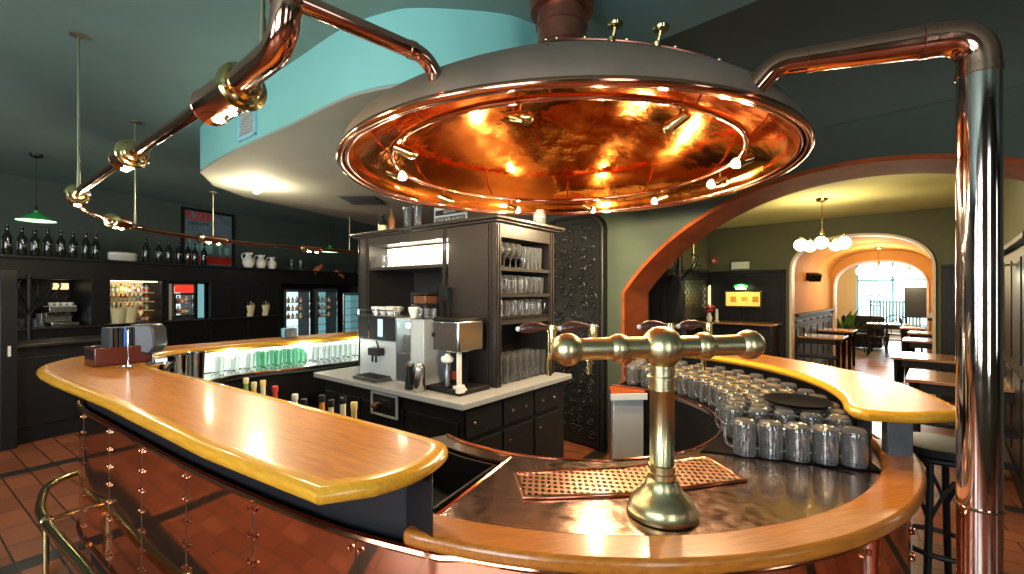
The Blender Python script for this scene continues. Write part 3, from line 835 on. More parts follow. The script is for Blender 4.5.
# ---- mugs
def mug_proto():
    t = thing('beer_mug', 'mug', 'mug')
    r, h, w = .0375, .128, .0035
    prof = [(0, h), (r - .012, h), (r - .004, h - .005), (r, h - .014), (r + .002, h - .03), (r + .003, h * .5), (r + .001, .012), (r - .001, 0), (r - .001 - w, 0), (r - w - .001, .012), (r - w, h * .5), (r - w - .001, h - .022), (0, h - .018)]
    mb = MB(); mb.lathe(prof, seg=32, cap=False)
    for v in mb.bm.verts:
        q = math.hypot(v.co.x, v.co.y); a = math.atan2(v.co.y, v.co.x)
        if q > r - .0015 and .02 < v.co.z < h - .01: f = 1 - .045 * abs(math.sin(a * 5)) ; v.co.x *= f; v.co.y *= f
    make('body', mb, 'mug_glass', t, local=True, ang=50)
    mb = MB(); mb.tube(smooth([(r - .001, 0, .105), (r + .022, 0, .107), (r + .030, 0, .085), (r + .028, 0, .050), (r + .016, 0, .028), (r - .001, 0, .026)], 3), .0048, 8); make('handle', mb, 'mug_glass', t, local=True)
    return Proto(t)
MUG = mug_proto()
zt = .9265
mat_poly = [Vector((.71, 1.695)), Vector((1.235, 1.50))] + [pol(1.19, a) for a in range(-34, 58, 5)] + [pol(.715, a) for a in range(57, -46, -5)]
t = thing('rubber_mat', 'ribbed black rubber bar mat under the upturned mugs', 'mat', (1.1, 2.1, .918))
make('mat_sheet', MB().prism(mat_poly, .9185, .923), 'black_rubber', t)
mb = MB()
for a in range(-44, 57, 2):
    r0 = .74 if a > -36 else .82
    mb.tube([(*pol(r0, a), .9235), (*pol(1.17, a), .9235)], .0032, 5)
make('rib', mb, 'black_rubber', t)
p0, p1 = Vector((.855, 1.655)), Vector((1.175, 1.545))
for j in range(5):
    q = p0.lerp(p1, j / 4)
    MUG.put((q.x, q.y, zt), math.radians(165), 'upturned glass beer mug at the mat edge, %s from the left of the front five' % ORD[j], 'mug', 'upturned mugs on the mat')
rrow = random.Random(5); nrow = 0
for i in range(14):
    a = -35 + i * 6.9
    for j in range(5):
        r = .765 + .0885 * j
        aa = a - (4 - j) * 0.9 + (0 if i else 2) + rrow.uniform(-.4, .4)
        q = pol(r, aa)
        place = ['innermost', 'second from inside', 'middle', 'second from outside', 'outermost'][j]
        MUG.put((q.x, q.y, zt), math.radians(150 + rrow.uniform(-15, 15)), 'upturned glass beer mug, %s of the %s row behind the front five' % (place, ORD[i]), 'mug', 'upturned mugs on the mat')
t = thing('bar_tray', 'black plastic tray lying across the tops of the upturned mugs', 'tray', (1.22, 1.86, 1.053))
q = pol(.99, -25)
mb = MB(); t.location = (q.x, q.y, 1.0525); BASE[t.name] = Vector((q.x, q.y, 1.0525)); t.name = 'bar_tray'
mb.lathe([(0, 0), (.105, 0), (.125, .012), (.128, .012), (.108, -.003 + .001), (0, -.001)], (q.x, q.y, 1.0555), 32, cap=False)
make('tray_dish', mb, 'black_rubber', t)

# ------------------------------------------------------------------ things on the long oak top
zb = 1.1172
hd = math.atan2(.57, -.82)
c = Vector(P(119, 363, 1.117))
t = thing('menu_box', 'red-brown wooden box full of black menus on the far end of the oak bar', 'box', (c.x, c.y, zb))
M_ = Matrix.Translation((c.x, c.y, zb)) @ Matrix.Rotation(.98, 4, 'Z')
w_, d_, h_ = .25, .19, .10
mb = MB(M_)
mb.box((0, 0, .006), (w_, d_, .012))
for s in (-1, 1): mb.box((0, s * (d_ / 2 - .006), h_ / 2), (w_, .012, h_)); mb.box((s * (w_ / 2 - .006), 0, h_ / 2), (.012, d_ - .024, h_))
mb.box((-.07, 0, h_ / 2), (.008, d_ - .024, h_ - .01))
make('box_body', mb, 'mahogany', t, bevel=.003)
for k, x in enumerate((-.055, 0, .055)): make('slot_mark', MB(M_).box((-w_ / 2 - .002, x, .06), (.004, .026, .05)), 'black', t)
for k in range(8):
    mn = MB(M_); mn.box((-.052 + k * .0205, .0, .012 + .095), (.014, .14, .19)); 
    solo('menu', mn, 'black_paint' if k % 3 else 'blue' if k == 3 else 'grey_paint', 'dark upright menu folder in the wooden box, %s from the left' % ORD[k], 'menu', 'menus in the wooden box', bevel=.001)
c = Vector(P(128, 369, 1.117))
t = thing('card_stand', 'slim chrome card stand with curved feet beside the menu box', 'stand', (c.x, c.y, zb))
mb = MB(); mb.tube([(c.x, c.y, zb + .012), (c.x, c.y, zb + .20)], .003, 8); mb.tube([(c.x - .012, c.y, zb + .20), (c.x + .012, c.y, zb + .20)], .004, 6)
make('stem', mb, 'chrome', t)
mb = MB(); mb.tube(smooth([(c.x - .04, c.y - .015, zb + .004), (c.x - .025, c.y, zb + .014), (c.x, c.y, zb + .016), (c.x + .025, c.y, zb + .014), (c.x + .04, c.y - .015, zb + .004)], 4), .0035, 8); mb.tube([(c.x, c.y, zb + .015), (c.x, c.y + .04, zb + .004)], .0035, 8)
make('feet', mb, 'chrome', t)
# till and pots behind the box
def onsteel(px, d, z=.9185):
    return Vector(((px - 512) / FPX * d, d))
c = Vector(((146 - 512) / FPX * 2.62, 2.62))
t = thing('card_terminal', 'grey payment till with sloped head standing behind the menu box', 'till', (c.x, c.y, .885))
M_ = Matrix.Translation((c.x, c.y, .885)) @ Matrix.Rotation(.1, 4, 'Z')
mb = MB(M_); mb.cyl((0, 0, 0), (0, 0, .33), .04, .035); make('till_stand', mb, 'dark_steel', t)
mb = MB(M_)
pr = [(-.03, .30), (.05, .28), (.085, .32), (.075, .42), (.055, .45), (-.05, .45), (-.06, .42)]
L0 = [(x, -.06, z) for x, z in pr]; L1 = [(x, .06, z) for x, z in pr]; mb.rings([L0, L1]); make('till_head', mb, 'grey_paint', t, bevel=.01)
for i, (px, d, r, h, lab) in enumerate(((163, 2.50, .056, .20, 'steel ice bucket with black handle behind the bar, nearest the menu box'), (178, 2.95, .058, .18, 'tall steel pot on the far worktop beside the ice bucket'), (196, 3.02, .052, .19, 'second tall steel pot on the far worktop next to the stacked glasses'))):
    c = onsteel(px, d); t = thing('ice_bucket' if i == 0 else 'steel_pot', lab, 'bucket' if i == 0 else 'pot', (c.x, c.y, .9185)); z0 = .9185 + (.0 if i else .02)
    z0 = .9185
    make('body', MB().lathe([(r * .8, 0), (r * .86, h * .1), (r, h), (r * 1.05, h + .004), (r * 1.05, h + .008), (r * .97, h + .006), (r * .83, h * .1), (0, .008)], (c.x, c.y, z0), 28, cap=False), 'chrome', t)
    if i == 0:
        a = [(c.x + r * 1.08 * math.cos(k), c.y + r * 1.08 * math.sin(k), z0 + h - .01 - .05 * math.sin(k) ** 2) for k in [PI + PI * j / 14 for j in range(15)]]
        make('handle', MB().tube(a, .005, 8), 'black', t)

# bottles standing in the speed rail behind the bar
def bottle_profile(r, h, neck=.0115):
    return [(0, 0), (r * .92, 0), (r, .006), (r, h * .56), (r * .82, h * .64), (neck * 1.15, h * .74), (neck, h * .80), (neck, h * .93)]
def bottle(name, lab, cat, c, z, r, h, glassm, capm, labm, group, neck=.0115):
    t = thing(name, lab, cat, (c[0], c[1], z), group)
    make('glass_body', MB().lathe(bottle_profile(r, h, neck), (c[0], c[1], z), 18), glassm, t)
    make('cap', MB().lathe([(neck + .002, 0), (neck + .0025, h * .075), (neck + .001, h * .085), (0, h * .085)], (c[0], c[1], z + h * .915), 14), capm, t)
    if labm: make('paper_label', MB().lathe([(r + .0006, h * .16), (r + .0010, h * .17), (r + .0010, h * .45), (r + .0006, h * .46)], (c[0], c[1], z), 18), labm, t)
    return t
specs = [(246, 378, 'liquor_green', 'cream', 'green glass spirit bottle with cream cap, leftmost in the speed rail'), (254, 382, 'liquor_gold', 'cream', 'pale gold bottle with cream cap in the speed rail'),
         (263, 380, 'liquor_white', 'liquor_gold', 'clear bottle with yellow top in the speed rail'), (275, 386, 'liquor_red', 'red', 'bottle with bright red cap in the speed rail behind the bar'),
         (295, 394, 'liquor_white', 'white', 'clear bottle with white cap standing alone in the speed rail'), (304, 399, 'bottle_dark', 'black', 'short dark bottle right of the white capped one'),
         (322, 395, 'liquor_amber', 'black', 'amber labelled bottle with slim black pourer in the speed rail'), (331, 400, 'liquor_white', 'black', 'bottle with plump black cap and white label in the speed rail'),
         (343, 396, 'liquor_white', 'bottle_dark', 'white labelled bottle with tall black neck in the speed rail'), (354, 402, 'liquor_gold', 'liquor_gold', 'rightmost bottle in the speed rail, with gold foil cap')]
for i, (px, py, gm, cm, lab) in enumerate(specs):
    tt = (px - 512) / FPX; u = (-.55 - 1.75 * tt) / (.95 + .7 * tt); c = Vector((-.55 - .95 * u, 1.75 + .7 * u)); ztop = EYE - (py - 292) * c.y / FPX
    h = ztop - .727; bottle('spirit_bottle', lab, 'bottle', c, .727, .036, h, gm, cm, 'label_paper' if i % 2 else 'white', 'bottles in the speed rail')
t = thing('speed_rail', 'steel bottle rail fixed behind the long oak bar', 'shelf', (-1.0, 2.05, .74))
a, b = Vector((-.59, 1.785)), Vector((-1.62, 2.54))
zr = .725
mb = MB(); mb.span(a, b, .10, zr - .012, zr); make('rail_floor', mb, 'dark_steel', t)
dn = Vector((.59, .81)) * .055
mb = MB(); mb.span(a + dn, b + dn, .006, zr - .012, zr + .09); mb.span(a - dn, b - dn, .006, zr - .012, zr + .14); make('rail_front', mb, 'steel', t)
# ------------------------------------------------------------------ copper kettle hood
KX, KY, KZ = .255, 2.31, 2.105
t = thing('copper_hood', 'huge copper brew kettle dome hanging over the bar with patinated outside and glowing inside', 'hood', (KX, KY, KZ))
outp = [(1.065, .0), (1.06, .04), (1.045, .075), (1.01, .118), (.95, .165), (.86, .222), (.74, .292), (.60, .370), (.45, .452), (.30, .530), (.20, .583), (.13, .620)]
outp = [(p.x, p.y) for p in smooth([Vector((a, b, 0)) for a, b in outp], 3)]
mb = MB(); mb.lathe(outp, (KX, KY, KZ), 128, cap=False); make('outer_shell', mb, 'patina', t, ang=60, fix=False)
inp = [(1.035, .0), (1.02, .03), (1.010, .060), (.98, .095), (.93, .14), (.84, .195), (.72, .260), (.58, .335), (.43, .405), (.28, .460), (.13, .495), (0, .505)]
inp = [(p.x, p.y) for p in smooth([Vector((a, b, 0)) for a, b in inp], 3)]
mb = MB(); mb.lathe(inp[::-1], (KX, KY, KZ), 128, cap=False); make('inner_shell', mb, 'copper_inside', t, ang=60, fix=False)
mb = MB()
for R_, z, r in ((1.066, .0, .0145), (1.036, .004, .009)): mb.circle((KX, KY, KZ + z), R_, r, 128, 10)
make('rolled_rim', mb, 'copper', t)
make('neck', MB().lathe([(.15, .62), (.145, .645), (.125, .655), (.125, .66), (.132, .665), (.125, .67), (.125, .76), (.132, .765), (.132, .775), (.125, .78), (.125, HC - KZ)], (KX, KY, KZ), 48), 'brown_copper', t)
make('neck_flange', MB().lathe([(.125, .84), (.160, .845), (.165, .86), (.165, .885), (.160, .90), (.125, .905)], (KX, KY, KZ), 48), 'brown_copper', t)
def on_dome(r, a, lift=0.):
    for p, q in zip(outp, outp[1:]):
        if q[0] <= r <= p[0]:
            f = (p[0] - r) / max(1e-9, p[0] - q[0]); z = p[1] + (q[1] - p[1]) * f; break
    else: z = .64
    return Vector((KX + r * math.cos(a), KY + r * math.sin(a), KZ + z + lift))
# hatch outline, near right of the dome, hinged strip with bolts
hc_a, hc_r = -1.05, .60
hx, hy = KX + hc_r * math.cos(hc_a), KY + hc_r * math.sin(hc_a)
pth = []; ca, sa = math.cos(.02), math.sin(.02)
for k in range(48):
    a = k * 2 * PI / 48; ex, ey = .42 * math.cos(a), .25 * math.sin(a)
    x, y = hx + ex * ca - ey * sa, hy + ex * sa + ey * ca
    r = min(.97, math.hypot(x - KX, y - KY)); pth.append(on_dome(r, math.atan2(y - KY, x - KX), .006))
make('hatch_seam', MB().loop(pth, .005, 8), 'brown_copper', t)
mb = MB()
for k in range(24, 47, 3):
    mb.ball(pth[k] + Vector((0, 0, .006)), .008, 8)
make('hatch_bolts', mb, 'brass', t)
for px, py in ((612, 36), (657, 42)):
    # foot on the dome seen at this pixel
    best = None
    for ia in range(-180, 1):
        for ir in range(14, 104, 1):
            p = on_dome(ir / 100, math.radians(ia)); x = 512 + p.x / p.y * FPX; y = 292 - (p.z - EYE) / p.y * FPX
            q = (x - px) ** 2 + (y - py) ** 2
            if best is None or q < best[0]: best = (q, p)
    p = best[1]; nrm = Vector((p.x - KX, p.y - KY, .9)).normalized(); top = p + Vector((.010, -.015, .052))
    mb = MB(); mb.cyl(p, top, .007, seg=10); mb.lathe([(.013, 0), (.015, .01), (.010, .016)], p, 12); mb.lathe([(.010, -.012), (.024, -.008), (.026, 0), (.018, .010), (0, .013)], top, 16); make('hatch_knob', mb, 'brass', t)
# lamp ring inside with spotlights
RR, RZ = .842, KZ + .055
make('lamp_ring', MB().circle((KX, KY, RZ), RR, .0125, 112, 10), 'copper', t)
for k in range(10):
    a = math.radians(36 * k + 9)
    p = Vector((KX + RR * math.cos(a), KY + RR * math.sin(a), RZ))
    mb = MB(); mb.cyl(p + Vector((0, 0, .01)), p + Vector((math.cos(a) * .10, math.sin(a) * .10, .12)), .005, seg=6); make('ring_bracket', mb, 'copper', t)
random.seed(11)
lit = {108: 1, 72: 1, 36: 1, 4: 1, 186: 1, -18: 1}
yaws = {144: .1, 108: .3, 72: .2, 36: 2.9, 4: 3.0, -22: 3.1, 186: -.2, 213: .15, 254: -.9, 292: 2.2}
for a_, yaw in yaws.items():
    a = math.radians(a_); p = Vector((KX + RR * math.cos(a), KY + RR * math.sin(a), RZ))
    h = .055
    q = p - Vector((0, 0, h))
    mb = MB(); mb.cyl(p, q, .0065, seg=8); mb.cyl(p - Vector((0, 0, .015)), p + Vector((0, 0, .015)), .012, seg=10)
    d = Vector((math.cos(yaw), math.sin(yaw) * .9, -.35)).normalized()
    b0, b1 = q - d * .035, q + d * .040
    mb.tube([b0, b0 + d * .004, q, b1 - d * .006, b1], [.012, .019, .020, .024, .026], 14)
    s = make('spotlight', mb, 'brass', t)
    on = a_ in (108, 72, 36, 4, 186, -22)
    make('bulb', MB().ball(b1 + d * .006, .020, 14), 'bulb' if on else 'brass', s)
    if on:
        lamp('spot_glow', b1 + d * .03 - Vector((0, 0, .012)), 42, (1, .74, .42), .012)
    else:
        pass

# ------------------------------------------------------------------ pipes
def pipe_thing(name, label, path, r, loc, rings=(), mat='copper_pipe', seg=24):
    t = thing(name, label, 'pipe', loc); make('pipe', MB().tube(path, r, seg), mat, t)
    if rings:
        for (c, ax, rr) in rings: make('joint_ring', MB().lathe([(rr - .003, -.012), (rr, -.010), (rr, .010), (rr - .003, .012)], c, 24, ax), mat, t)
    return t
ZP = EYE + .69
def ell(p, q, r_, n=8):
    """rounded corner points: p corner start.. via list of points with bend radius"""
    return None
def rounded(pts, rad, n=8):
    V = [Vector(p) for p in pts]; out = [V[0]]
    for i in range(1, len(V) - 1):
        a, b, c = V[i - 1], V[i], V[i + 1]; d1 = (a - b).normalized(); d2 = (c - b).normalized()
        R_ = min(rad, (a - b).length * .49, (c - b).length * .49); p1, p2 = b + d1 * R_, b + d2 * R_
        for k in range(n + 1):
            u = k / n; out.append(p1 * (1 - u) ** 2 + b * 2 * u * (1 - u) + p2 * u * u)
    out.append(V[-1]); return out
# right hand pipe: dome -> horizontal run -> down to the floor
e0 = Vector((.80, 1.37, KZ + .02)); zr_ = EYE + .672
pth = rounded([(.755, 1.40, KZ + .05), (.80, 1.37, zr_ + .02), (1.235, 1.19, zr_ + .012), (1.235, 1.19, 0)], .085, 12)
pvert = [p for p in pth if abs(p[0] - 1.235) < .004 and abs(p[1] - 1.19) < .004]
pth = pth[:len(pth) - 1] + [Vector((1.235, 1.19, zr_ - .10))]
t = pipe_thing('copper_pipe', 'thick polished copper pipe bending down to the floor right of the bar', pth, [.034 if p[1] > 1.25 else .044 for p in pth], (1.235, 1.19, 0),
    [((.885, 1.334, zr_ + .018), (.43, -.18, 0), .0365), ((1.13, 1.232, zr_ + .014), (.43, -.18, 0), .046), ((1.235, 1.19, zr_ - .09), (0, 0, 1), .0465)])
make('down_pipe', MB().cyl((1.235, 1.19, zr_ - .09), (1.235, 1.19, 0), .0443, seg=40), 'pipe_chrome', t)
mb = MB(); mb.circle((1.235, 1.19, .955), .046, .004, 24, 6); make('worn_ring', mb, 'copper', t)
make('floor_flange', MB().lathe([(.085, 0), (.085, .012), (.05, .03)], (1.235, 1.19, 0), 24), 'copper_pipe', t)
# left feed pipe
vx, vy = -.56, 1.12
zf = EYE + .735
pth = rounded([(vx, vy, zf), (-.262, 1.385, zf - .01), (-.225, 1.42, KZ + .06)], .06, 10)
pipe_thing('copper_pipe', 'slim copper pipe running from the upright pipe down into the left of the dome', pth, .024, (vx, vy, zf), [((-.30, 1.351, zf - .009), (.3, .265, 0), .0265), ((-.237, 1.405, zf - .075), (0, 0, 1), .0265)])

# ceiling loop of copper pipe with lamps
ZT = EYE + .62
t = thing('lamp_pipe', 'long copper pipe loop under the ceiling carrying brass lamp sleeves above the bar', 'light', (-2.78, 2.88, ZT))
mainp = rounded([(vx, vy, HC), (vx, vy, ZT), (-.80, 1.325, ZT)], .11, 12)
make('riser', MB().tube(mainp, .036, 24), 'copper_pipe', t)
for z in (ZT + .10, ZT + .16): make('joint_ring', MB().lathe([(.035, -.01), (.039, -.008), (.039, .008), (.035, .01)], (vx, vy, z), 24), 'copper_pipe', t)
run = smooth([(-.80, 1.325, ZT), (-1.764, 2.067, ZT), (-2.50, 2.64, ZT), (-2.82, 2.92, ZT), (-3.22, 3.38, ZT), (-3.50, 4.0, ZT), (-3.62, 4.7, ZT), (-3.50, 5.40, ZT), (-3.12, 6.10, ZT), (-2.72, 6.65, ZT), (-2.33, 7.05, ZT), (-1.7, 7.45, ZT), (-1.0, 7.6, ZT), (-.4, 7.4, ZT)], 8)
make('pipe', MB().tube(run, .023, 18), 'copper_pipe', t)
rp_ = [Vector(p) for p in run]
def near(p): 
    i = min(range(len(rp_)), key=lambda k: (rp_[k] - Vector((*p, ZT))).length); i = max(1, min(i, len(rp_) - 2))
    return rp_[i], (rp_[i - 1] - rp_[i + 1]).normalized()
fx = [((-.915, 1.438), .058, .25), ((-1.764, 2.067), .052, .15), ((-2.80, 2.90), .052, .16), ((-3.49, 3.97), .052, .22), ((-3.52, 5.33), .045, .30), ((-2.85, 6.45), .045, .26)]
for i, (c2, rs, ln) in enumerate(fx):
    if i < 2: d = Vector((.79, -.61, 0)).normalized(); c = Vector((*c2, ZT))
    else: c, d = near(c2)
    sl = make('lamp_sleeve', MB().lathe([(rs - .006, -ln / 2), (rs, -ln / 2), (rs + .003, -ln / 2 + .004), (rs, -ln / 2 + .008), (rs, ln / 2), (rs - .006, ln / 2)], c, 32, d), 'copper_pipe', t)
    make('sleeve_flange', MB().lathe([(.024, ln / 2 + .045), (.036, ln / 2 + .043), (.044, ln / 2 + .034), (.046, ln / 2 + .022), (.056, ln / 2 + .020), (.060, ln / 2 + .010), (rs + .012, ln / 2 + .006), (rs + .013, ln / 2 - .004), (rs, ln / 2 - .006)], c, 32, d), 'brass', t)
    for k in (-1, 1):
        q = c + d * (k * ln * .2 - .01) - Vector((0, 0, rs * .93))
        make('bulb', MB().ball(q, .019 if i < 4 else .022, 14, (1, 1, .6)), 'bulb', sl)
        if k == 1 or i < 3: lamp('sleeve_glow', q - Vector((0, 0, .04)), 7 if i < 4 else 9, (1, .80, .50), .02)
for (x, y, zt_) in ((-.69, 1.245, HC), (-2.70, 2.80, HC), (-3.55, 4.25, HC), (-3.13, 5.2, 2.70), (-2.28, 6.66, 2.70)):
    c, d = (Vector((x, y, ZT)), None) if x > -1 else near((x, y))
    x, y = (x, y) if x > -1 else (c.x, c.y)
    mb = MB(); mb.cyl((x, y, ZT + .02), (x, y, zt_), .0068, seg=10); mb.cyl((x, y, ZT + .02), (x, y, ZT + .14), .011, .009, seg=12); mb.lathe([(.045, -.001), (.045, -.008), (.015, -.022)], (x, y, zt_), 20); make('hanger_rod', mb, 'aged_brass', t)

# green pendant lamps
def pendant(x, y, z, label):
    zsave = z
    t = thing('pendant_lamp', label, 'lamp', (x, y, z), 'green shaded pendants')
    mb = MB(); mb.lathe([(.175, -.012), (.175, 0), (.11, .04), (.045, .075), (.022, .085), (.02, .11)], (x, y, z), 36, cap=False); make('shade', mb, 'green_shade', t)
    make('shade_lining', MB().lathe([(.168, -.008), (.10, .030), (.04, .064), (0, .066)], (x, y, z), 36, cap=False), 'shade_under', t)
    mb = MB(); mb.cyl((x, y, z + .10), (x, y, z + .17), .02, .012); mb.cyl((x, y, z + .16), (x, y, HC), .004, seg=6); mb.lathe([(.06, -.001), (.055, -.03), (.02, -.05)], (x, y, HC), 20); make('cord', mb, 'black', t)
    lamp('pendant_glow', (x, y, z - .03), 5, (1, .95, .75), .05)
pendant(-5.55, 5.25, 2.36, 'green glass pendant lamp with white underside above the dark bottles at the far left')
pendant(-3.48, 8.6, 2.30, 'small distant green pendant lamp hanging beyond the dropped ceiling')
# round ceiling lamp on the dropped ceiling
t = thing('ceiling_lamp', 'bare bright round lamp under the near left corner of the dropped ceiling', 'light', (-2.78, 4.90, 2.70))
make('lamp_base', MB().lathe([(.05, 0), (.05, -.015), (.03, -.025)], (-2.78, 4.9, 2.699), 20), 'brass', t)
make('globe', MB().ball((-2.78, 4.9, 2.635), .045, 20), 'globe', t)
lamp('ceiling_glow', (-2.78, 4.9, 2.55), 70, (1, .84, .55), .06)
# ------------------------------------------------------------------ cabinet island with the coffee station
LO = Vector((-.27, 2.45)); Ld = Vector((-.785, .62)).normalized(); Rd = Vector((Ld.y, -Ld.x))
MI = Matrix(((-Ld.x, Rd.x, 0, LO.x), (-Ld.y, Rd.y, 0, LO.y), (0, 0, 1, 0), (0, 0, 0, 1)))
def I(x, y, z=0.): return MI @ Vector((x, y, z))
IR = -Ld   # world direction of local x
iang = math.atan2(IR.y, IR.x)
t = thing('cabinet_base', 'black base cabinet with small knobs under the coffee machines', 'cabinet', tuple(I(-.7, .5)))
mb = MB(MI); mb.box((-.75, .56, .47), (1.44, 1.06, .82)); mb.box((-.75, .58, .03), (1.38, 1.0, .06)); make('body', mb, 'black_wood', t)
for k in range(3):
    x = -1.22 + k * .47 
    d = make('door', MB(MI).box((x, .022, .44), (.44, .016, .70)), 'black_wood', t, bevel=.003)
for k, y in enumerate((.20, .53, .86)):
    d = make('drawer', MB(MI).box((-.022, y, .78), (.016, .31, .16)), 'black_wood', t, bevel=.003)
    for dy in ((-.07, .07) if k else (-.09,)):
        q = I(-.012, y + dy, .78); make('knob', MB().ball(q, .011, 10), 'chrome' if (k + (dy > 0)) % 2 else 'brass', d)
    d = make('door', MB(MI).box((-.022, y, .37), (.016, .31, .60)), 'black_wood', t, bevel=.003)
    for zz in (.60,): make('knob', MB().ball(I(-.012, y - .10, zz), .010, 10), 'brass', d)
for x, z in ((-.62, .60), (-.55, .60)): make('knob', MB().ball(I(x, .012, z), .011, 10), 'chrome', t)
solo('stone_worktop', MB(MI).box((-.75, .54, .90), (1.56, 1.14, .035)), 'stone_top', 'pale grey stone worktop under the coffee machines', 'worktop', bevel=.004)
q = I(-.68, .012, .78)
t = thing('card_terminal', 'black wall-mounted unit with chrome frame on the cabinet front below the coffee machine', 'terminal', tuple(I(-.69, 0, .72)))
make('housing', MB(MI).box((-.69, .005, .80), (.27, .018, .15)), 'black', t, bevel=.005)
mb = MB(MI)
for (a, b, w, h) in ((-.69, .868, .27, .012), (-.69, .732, .27, .012)): mb.box((a, -.008, b), (w, .012, h))
for a in (-.82, -.56): mb.box((a, -.008, .80), (.012, .012, .14))
make('chrome_frame', mb, 'silver_paint', t)
mb = MB(MI); mb.box((-.70, -.012, .815), (.13, .02, .03)); mb.box((-.66, -.012, .79), (.09, .02, .018)); make('controls', mb, 'steel', t)
make('tap_knob', MB(MI).ball((-.76, -.03, .79), .022, 12), 'brown_wood', t)
# tower with open shelves
zc_ = .918
t = thing('glass_cabinet', 'tall dark oak cabinet with open glass shelves and lit niche above the coffee machines', 'cabinet', tuple(I(-.8, .7, zc_)))
mb = MB(MI)
x0, x1, y0, y1 = -1.59, -.09, .39, 1.05
mb.box(((x0 - 1.44) / 2, (y0 + y1) / 2, (zc_ + 1.96) / 2), (.15, y1 - y0, 1.96 - zc_))
mb.box((-.98, .95, (zc_ + 1.96) / 2), (.92, .20, 1.96 - zc_))
mb.box((-.98, .62, 1.925), (.92, .46, .07))
mb.box((-.305, .415, (zc_ + 1.96) / 2), (.43, .05, 1.96 - zc_))
mb.box((-.47, .72, (zc_ + 1.96) / 2), (.10, .56, 1.96 - zc_))
mb.box((-.255, 1.02, (zc_ + 1.96) / 2), (.33, .06, 1.96 - zc_))
mb.box((-.255, .71, 1.915), (.33, .56, .09))
mb.box((-.255, .71, 1.335), (.33, .56, .05))
make('carcass', mb, 'dark_oak', t)
mb = MB(MI); mb.box((-.84, .72, 1.985), (1.62, .78, .02)); mb.box((-.84, .72, 1.968), (1.56, .72, .016)); make('cornice', mb, 'dark_oak', t, bevel=.005)
mb = MB(MI)
for x in (-.135, -.155, -.545, -.565, -1.46, -1.48, -1.575): make('pilaster_flute', MB(MI).box((x, .388, (zc_ + 1.96) / 2), (.010, .012, 1.96 - zc_ - .02)), 'dark_oak', t)
for y in (.405, .425, 1.005, 1.03): make('pilaster_flute', MB(MI).box((-.088, y, (zc_ + 1.96) / 2), (.012, .010, 1.96 - zc_ - .02)), 'dark_oak', t)
for z, w in ((1.68, 0), (1.51, 0), (1.36, 0)): make('shelf', MB(MI).box((-.255, .71, z - .012), (.33, .56, .022)), 'dark_oak', t)
make('shelf', MB(MI).box((-.98, .615, 1.705), (.92, .45, .022)), 'dark_oak', t)
make('niche_panel', MB(MI).box((-.98, .565, 1.80), (.90, .008, .155)), 'niche_light', t)
for x in (-.75, -1.15): lamp('niche_glow', tuple(I(x, .50, 1.85)), 3, (1, .85, .62), .03)
# glasses
def glass_proto(kind, gm='glass'):
    t = thing({'tumbler': 'tumbler', 'goblet': 'stemmed_glass', 'tall': 'beer_glass', 'highball': 'highball_glass'}[kind], 'glass', 'glass')
    if kind == 'tumbler': pr = [(0, 0), (.026, 0), (.029, .012), (.032, .105), (.030, .105), (.027, .014), (0, .010)]
    if kind == 'highball': pr = [(0, 0), (.028, 0), (.030, .012), (.034, .15), (.032, .15), (.028, .016), (0, .012)]
    if kind == 'tall': pr = [(0, 0), (.030, 0), (.030, .008), (.024, .03), (.029, .09), (.035, .20), (.033, .20), (.027, .09), (.020, .035), (0, .028)]
    if kind == 'goblet': pr = [(0, 0), (.032, 0), (.030, .005), (.006, .010), (.005, .055), (.016, .066), (.034, .10), (.034, .135), (.030, .165), (.0285, .165), (.032, .135), (.032, .10), (.014, .070), (0, .066)]
    make('bowl', MB().lathe(pr, seg=16, cap=False), gm, t, local=True, ang=50); return Proto(t)
GT, GG, GH, GB = glass_proto('tumbler'), glass_proto('goblet'), glass_proto('highball'), glass_proto('tall')
def row(proto, n, ya, yb, x, z, nm, shelf, cat='glass', sc=1., rz=0.):
    for k in range(n):
        y = ya + (yb - ya) * k / (n - 1); p = I(x, y, z)
        proto.put(tuple(p), rz, '%s, %s, %s from left' % (nm, shelf, ORD[k]), cat, 'glasses in the dark cabinet', sc)
row(GG, 4, .485, .68, -.16, 1.681, 'big stemmed glass', 'front of top cabinet shelf', sc=(1.15, 1.15, 1.0))
row(GB, 5, .75, .95, -.16, 1.681, 'slim flared glass', 'front of top cabinet shelf', sc=.78)
row(GG, 4, .50, .96, -.27, 1.681, 'stemmed glass', 'back row of top cabinet shelf')
row(MUG, 4, .48, .70, -.16, 1.511, 'small handled beer glass', 'front of middle cabinet shelf', 'mug', .95, iang + .4)
row(GT, 4, .755, .955, -.16, 1.511, 'plain tumbler', 'front of middle cabinet shelf', sc=1.1)
row(GT, 6, .49, .95, -.27, 1.511, 'tumbler', 'back row of middle cabinet shelf')
row(MUG, 7, .485, .93, -.16, 1.361, 'stout handled mug', 'front of lower cabinet shelf', 'mug', .90, iang + .9)
row(GT, 7, .49, .95, -.27, 1.361, 'tumbler', 'back row of lower cabinet shelf')
row(GH, 8, .47, .97, -.15, .919, 'tall straight glass', 'front row on worktop under shelves', sc=(1, 1, 1.2))
row(GH, 8, .48, .96, -.25, .919, 'tall straight glass', 'back row on worktop under shelves', sc=(1, 1, 1.2))
for k in range(13):
    p = I(-.60 - k * .062, .48, 1.7175)
    GT.put(tuple(p), 0, 'small glass in the lit niche, %s from the shelf end' % ORD[k], 'glass', 'glasses in the lit niche', (1, 1, .95))
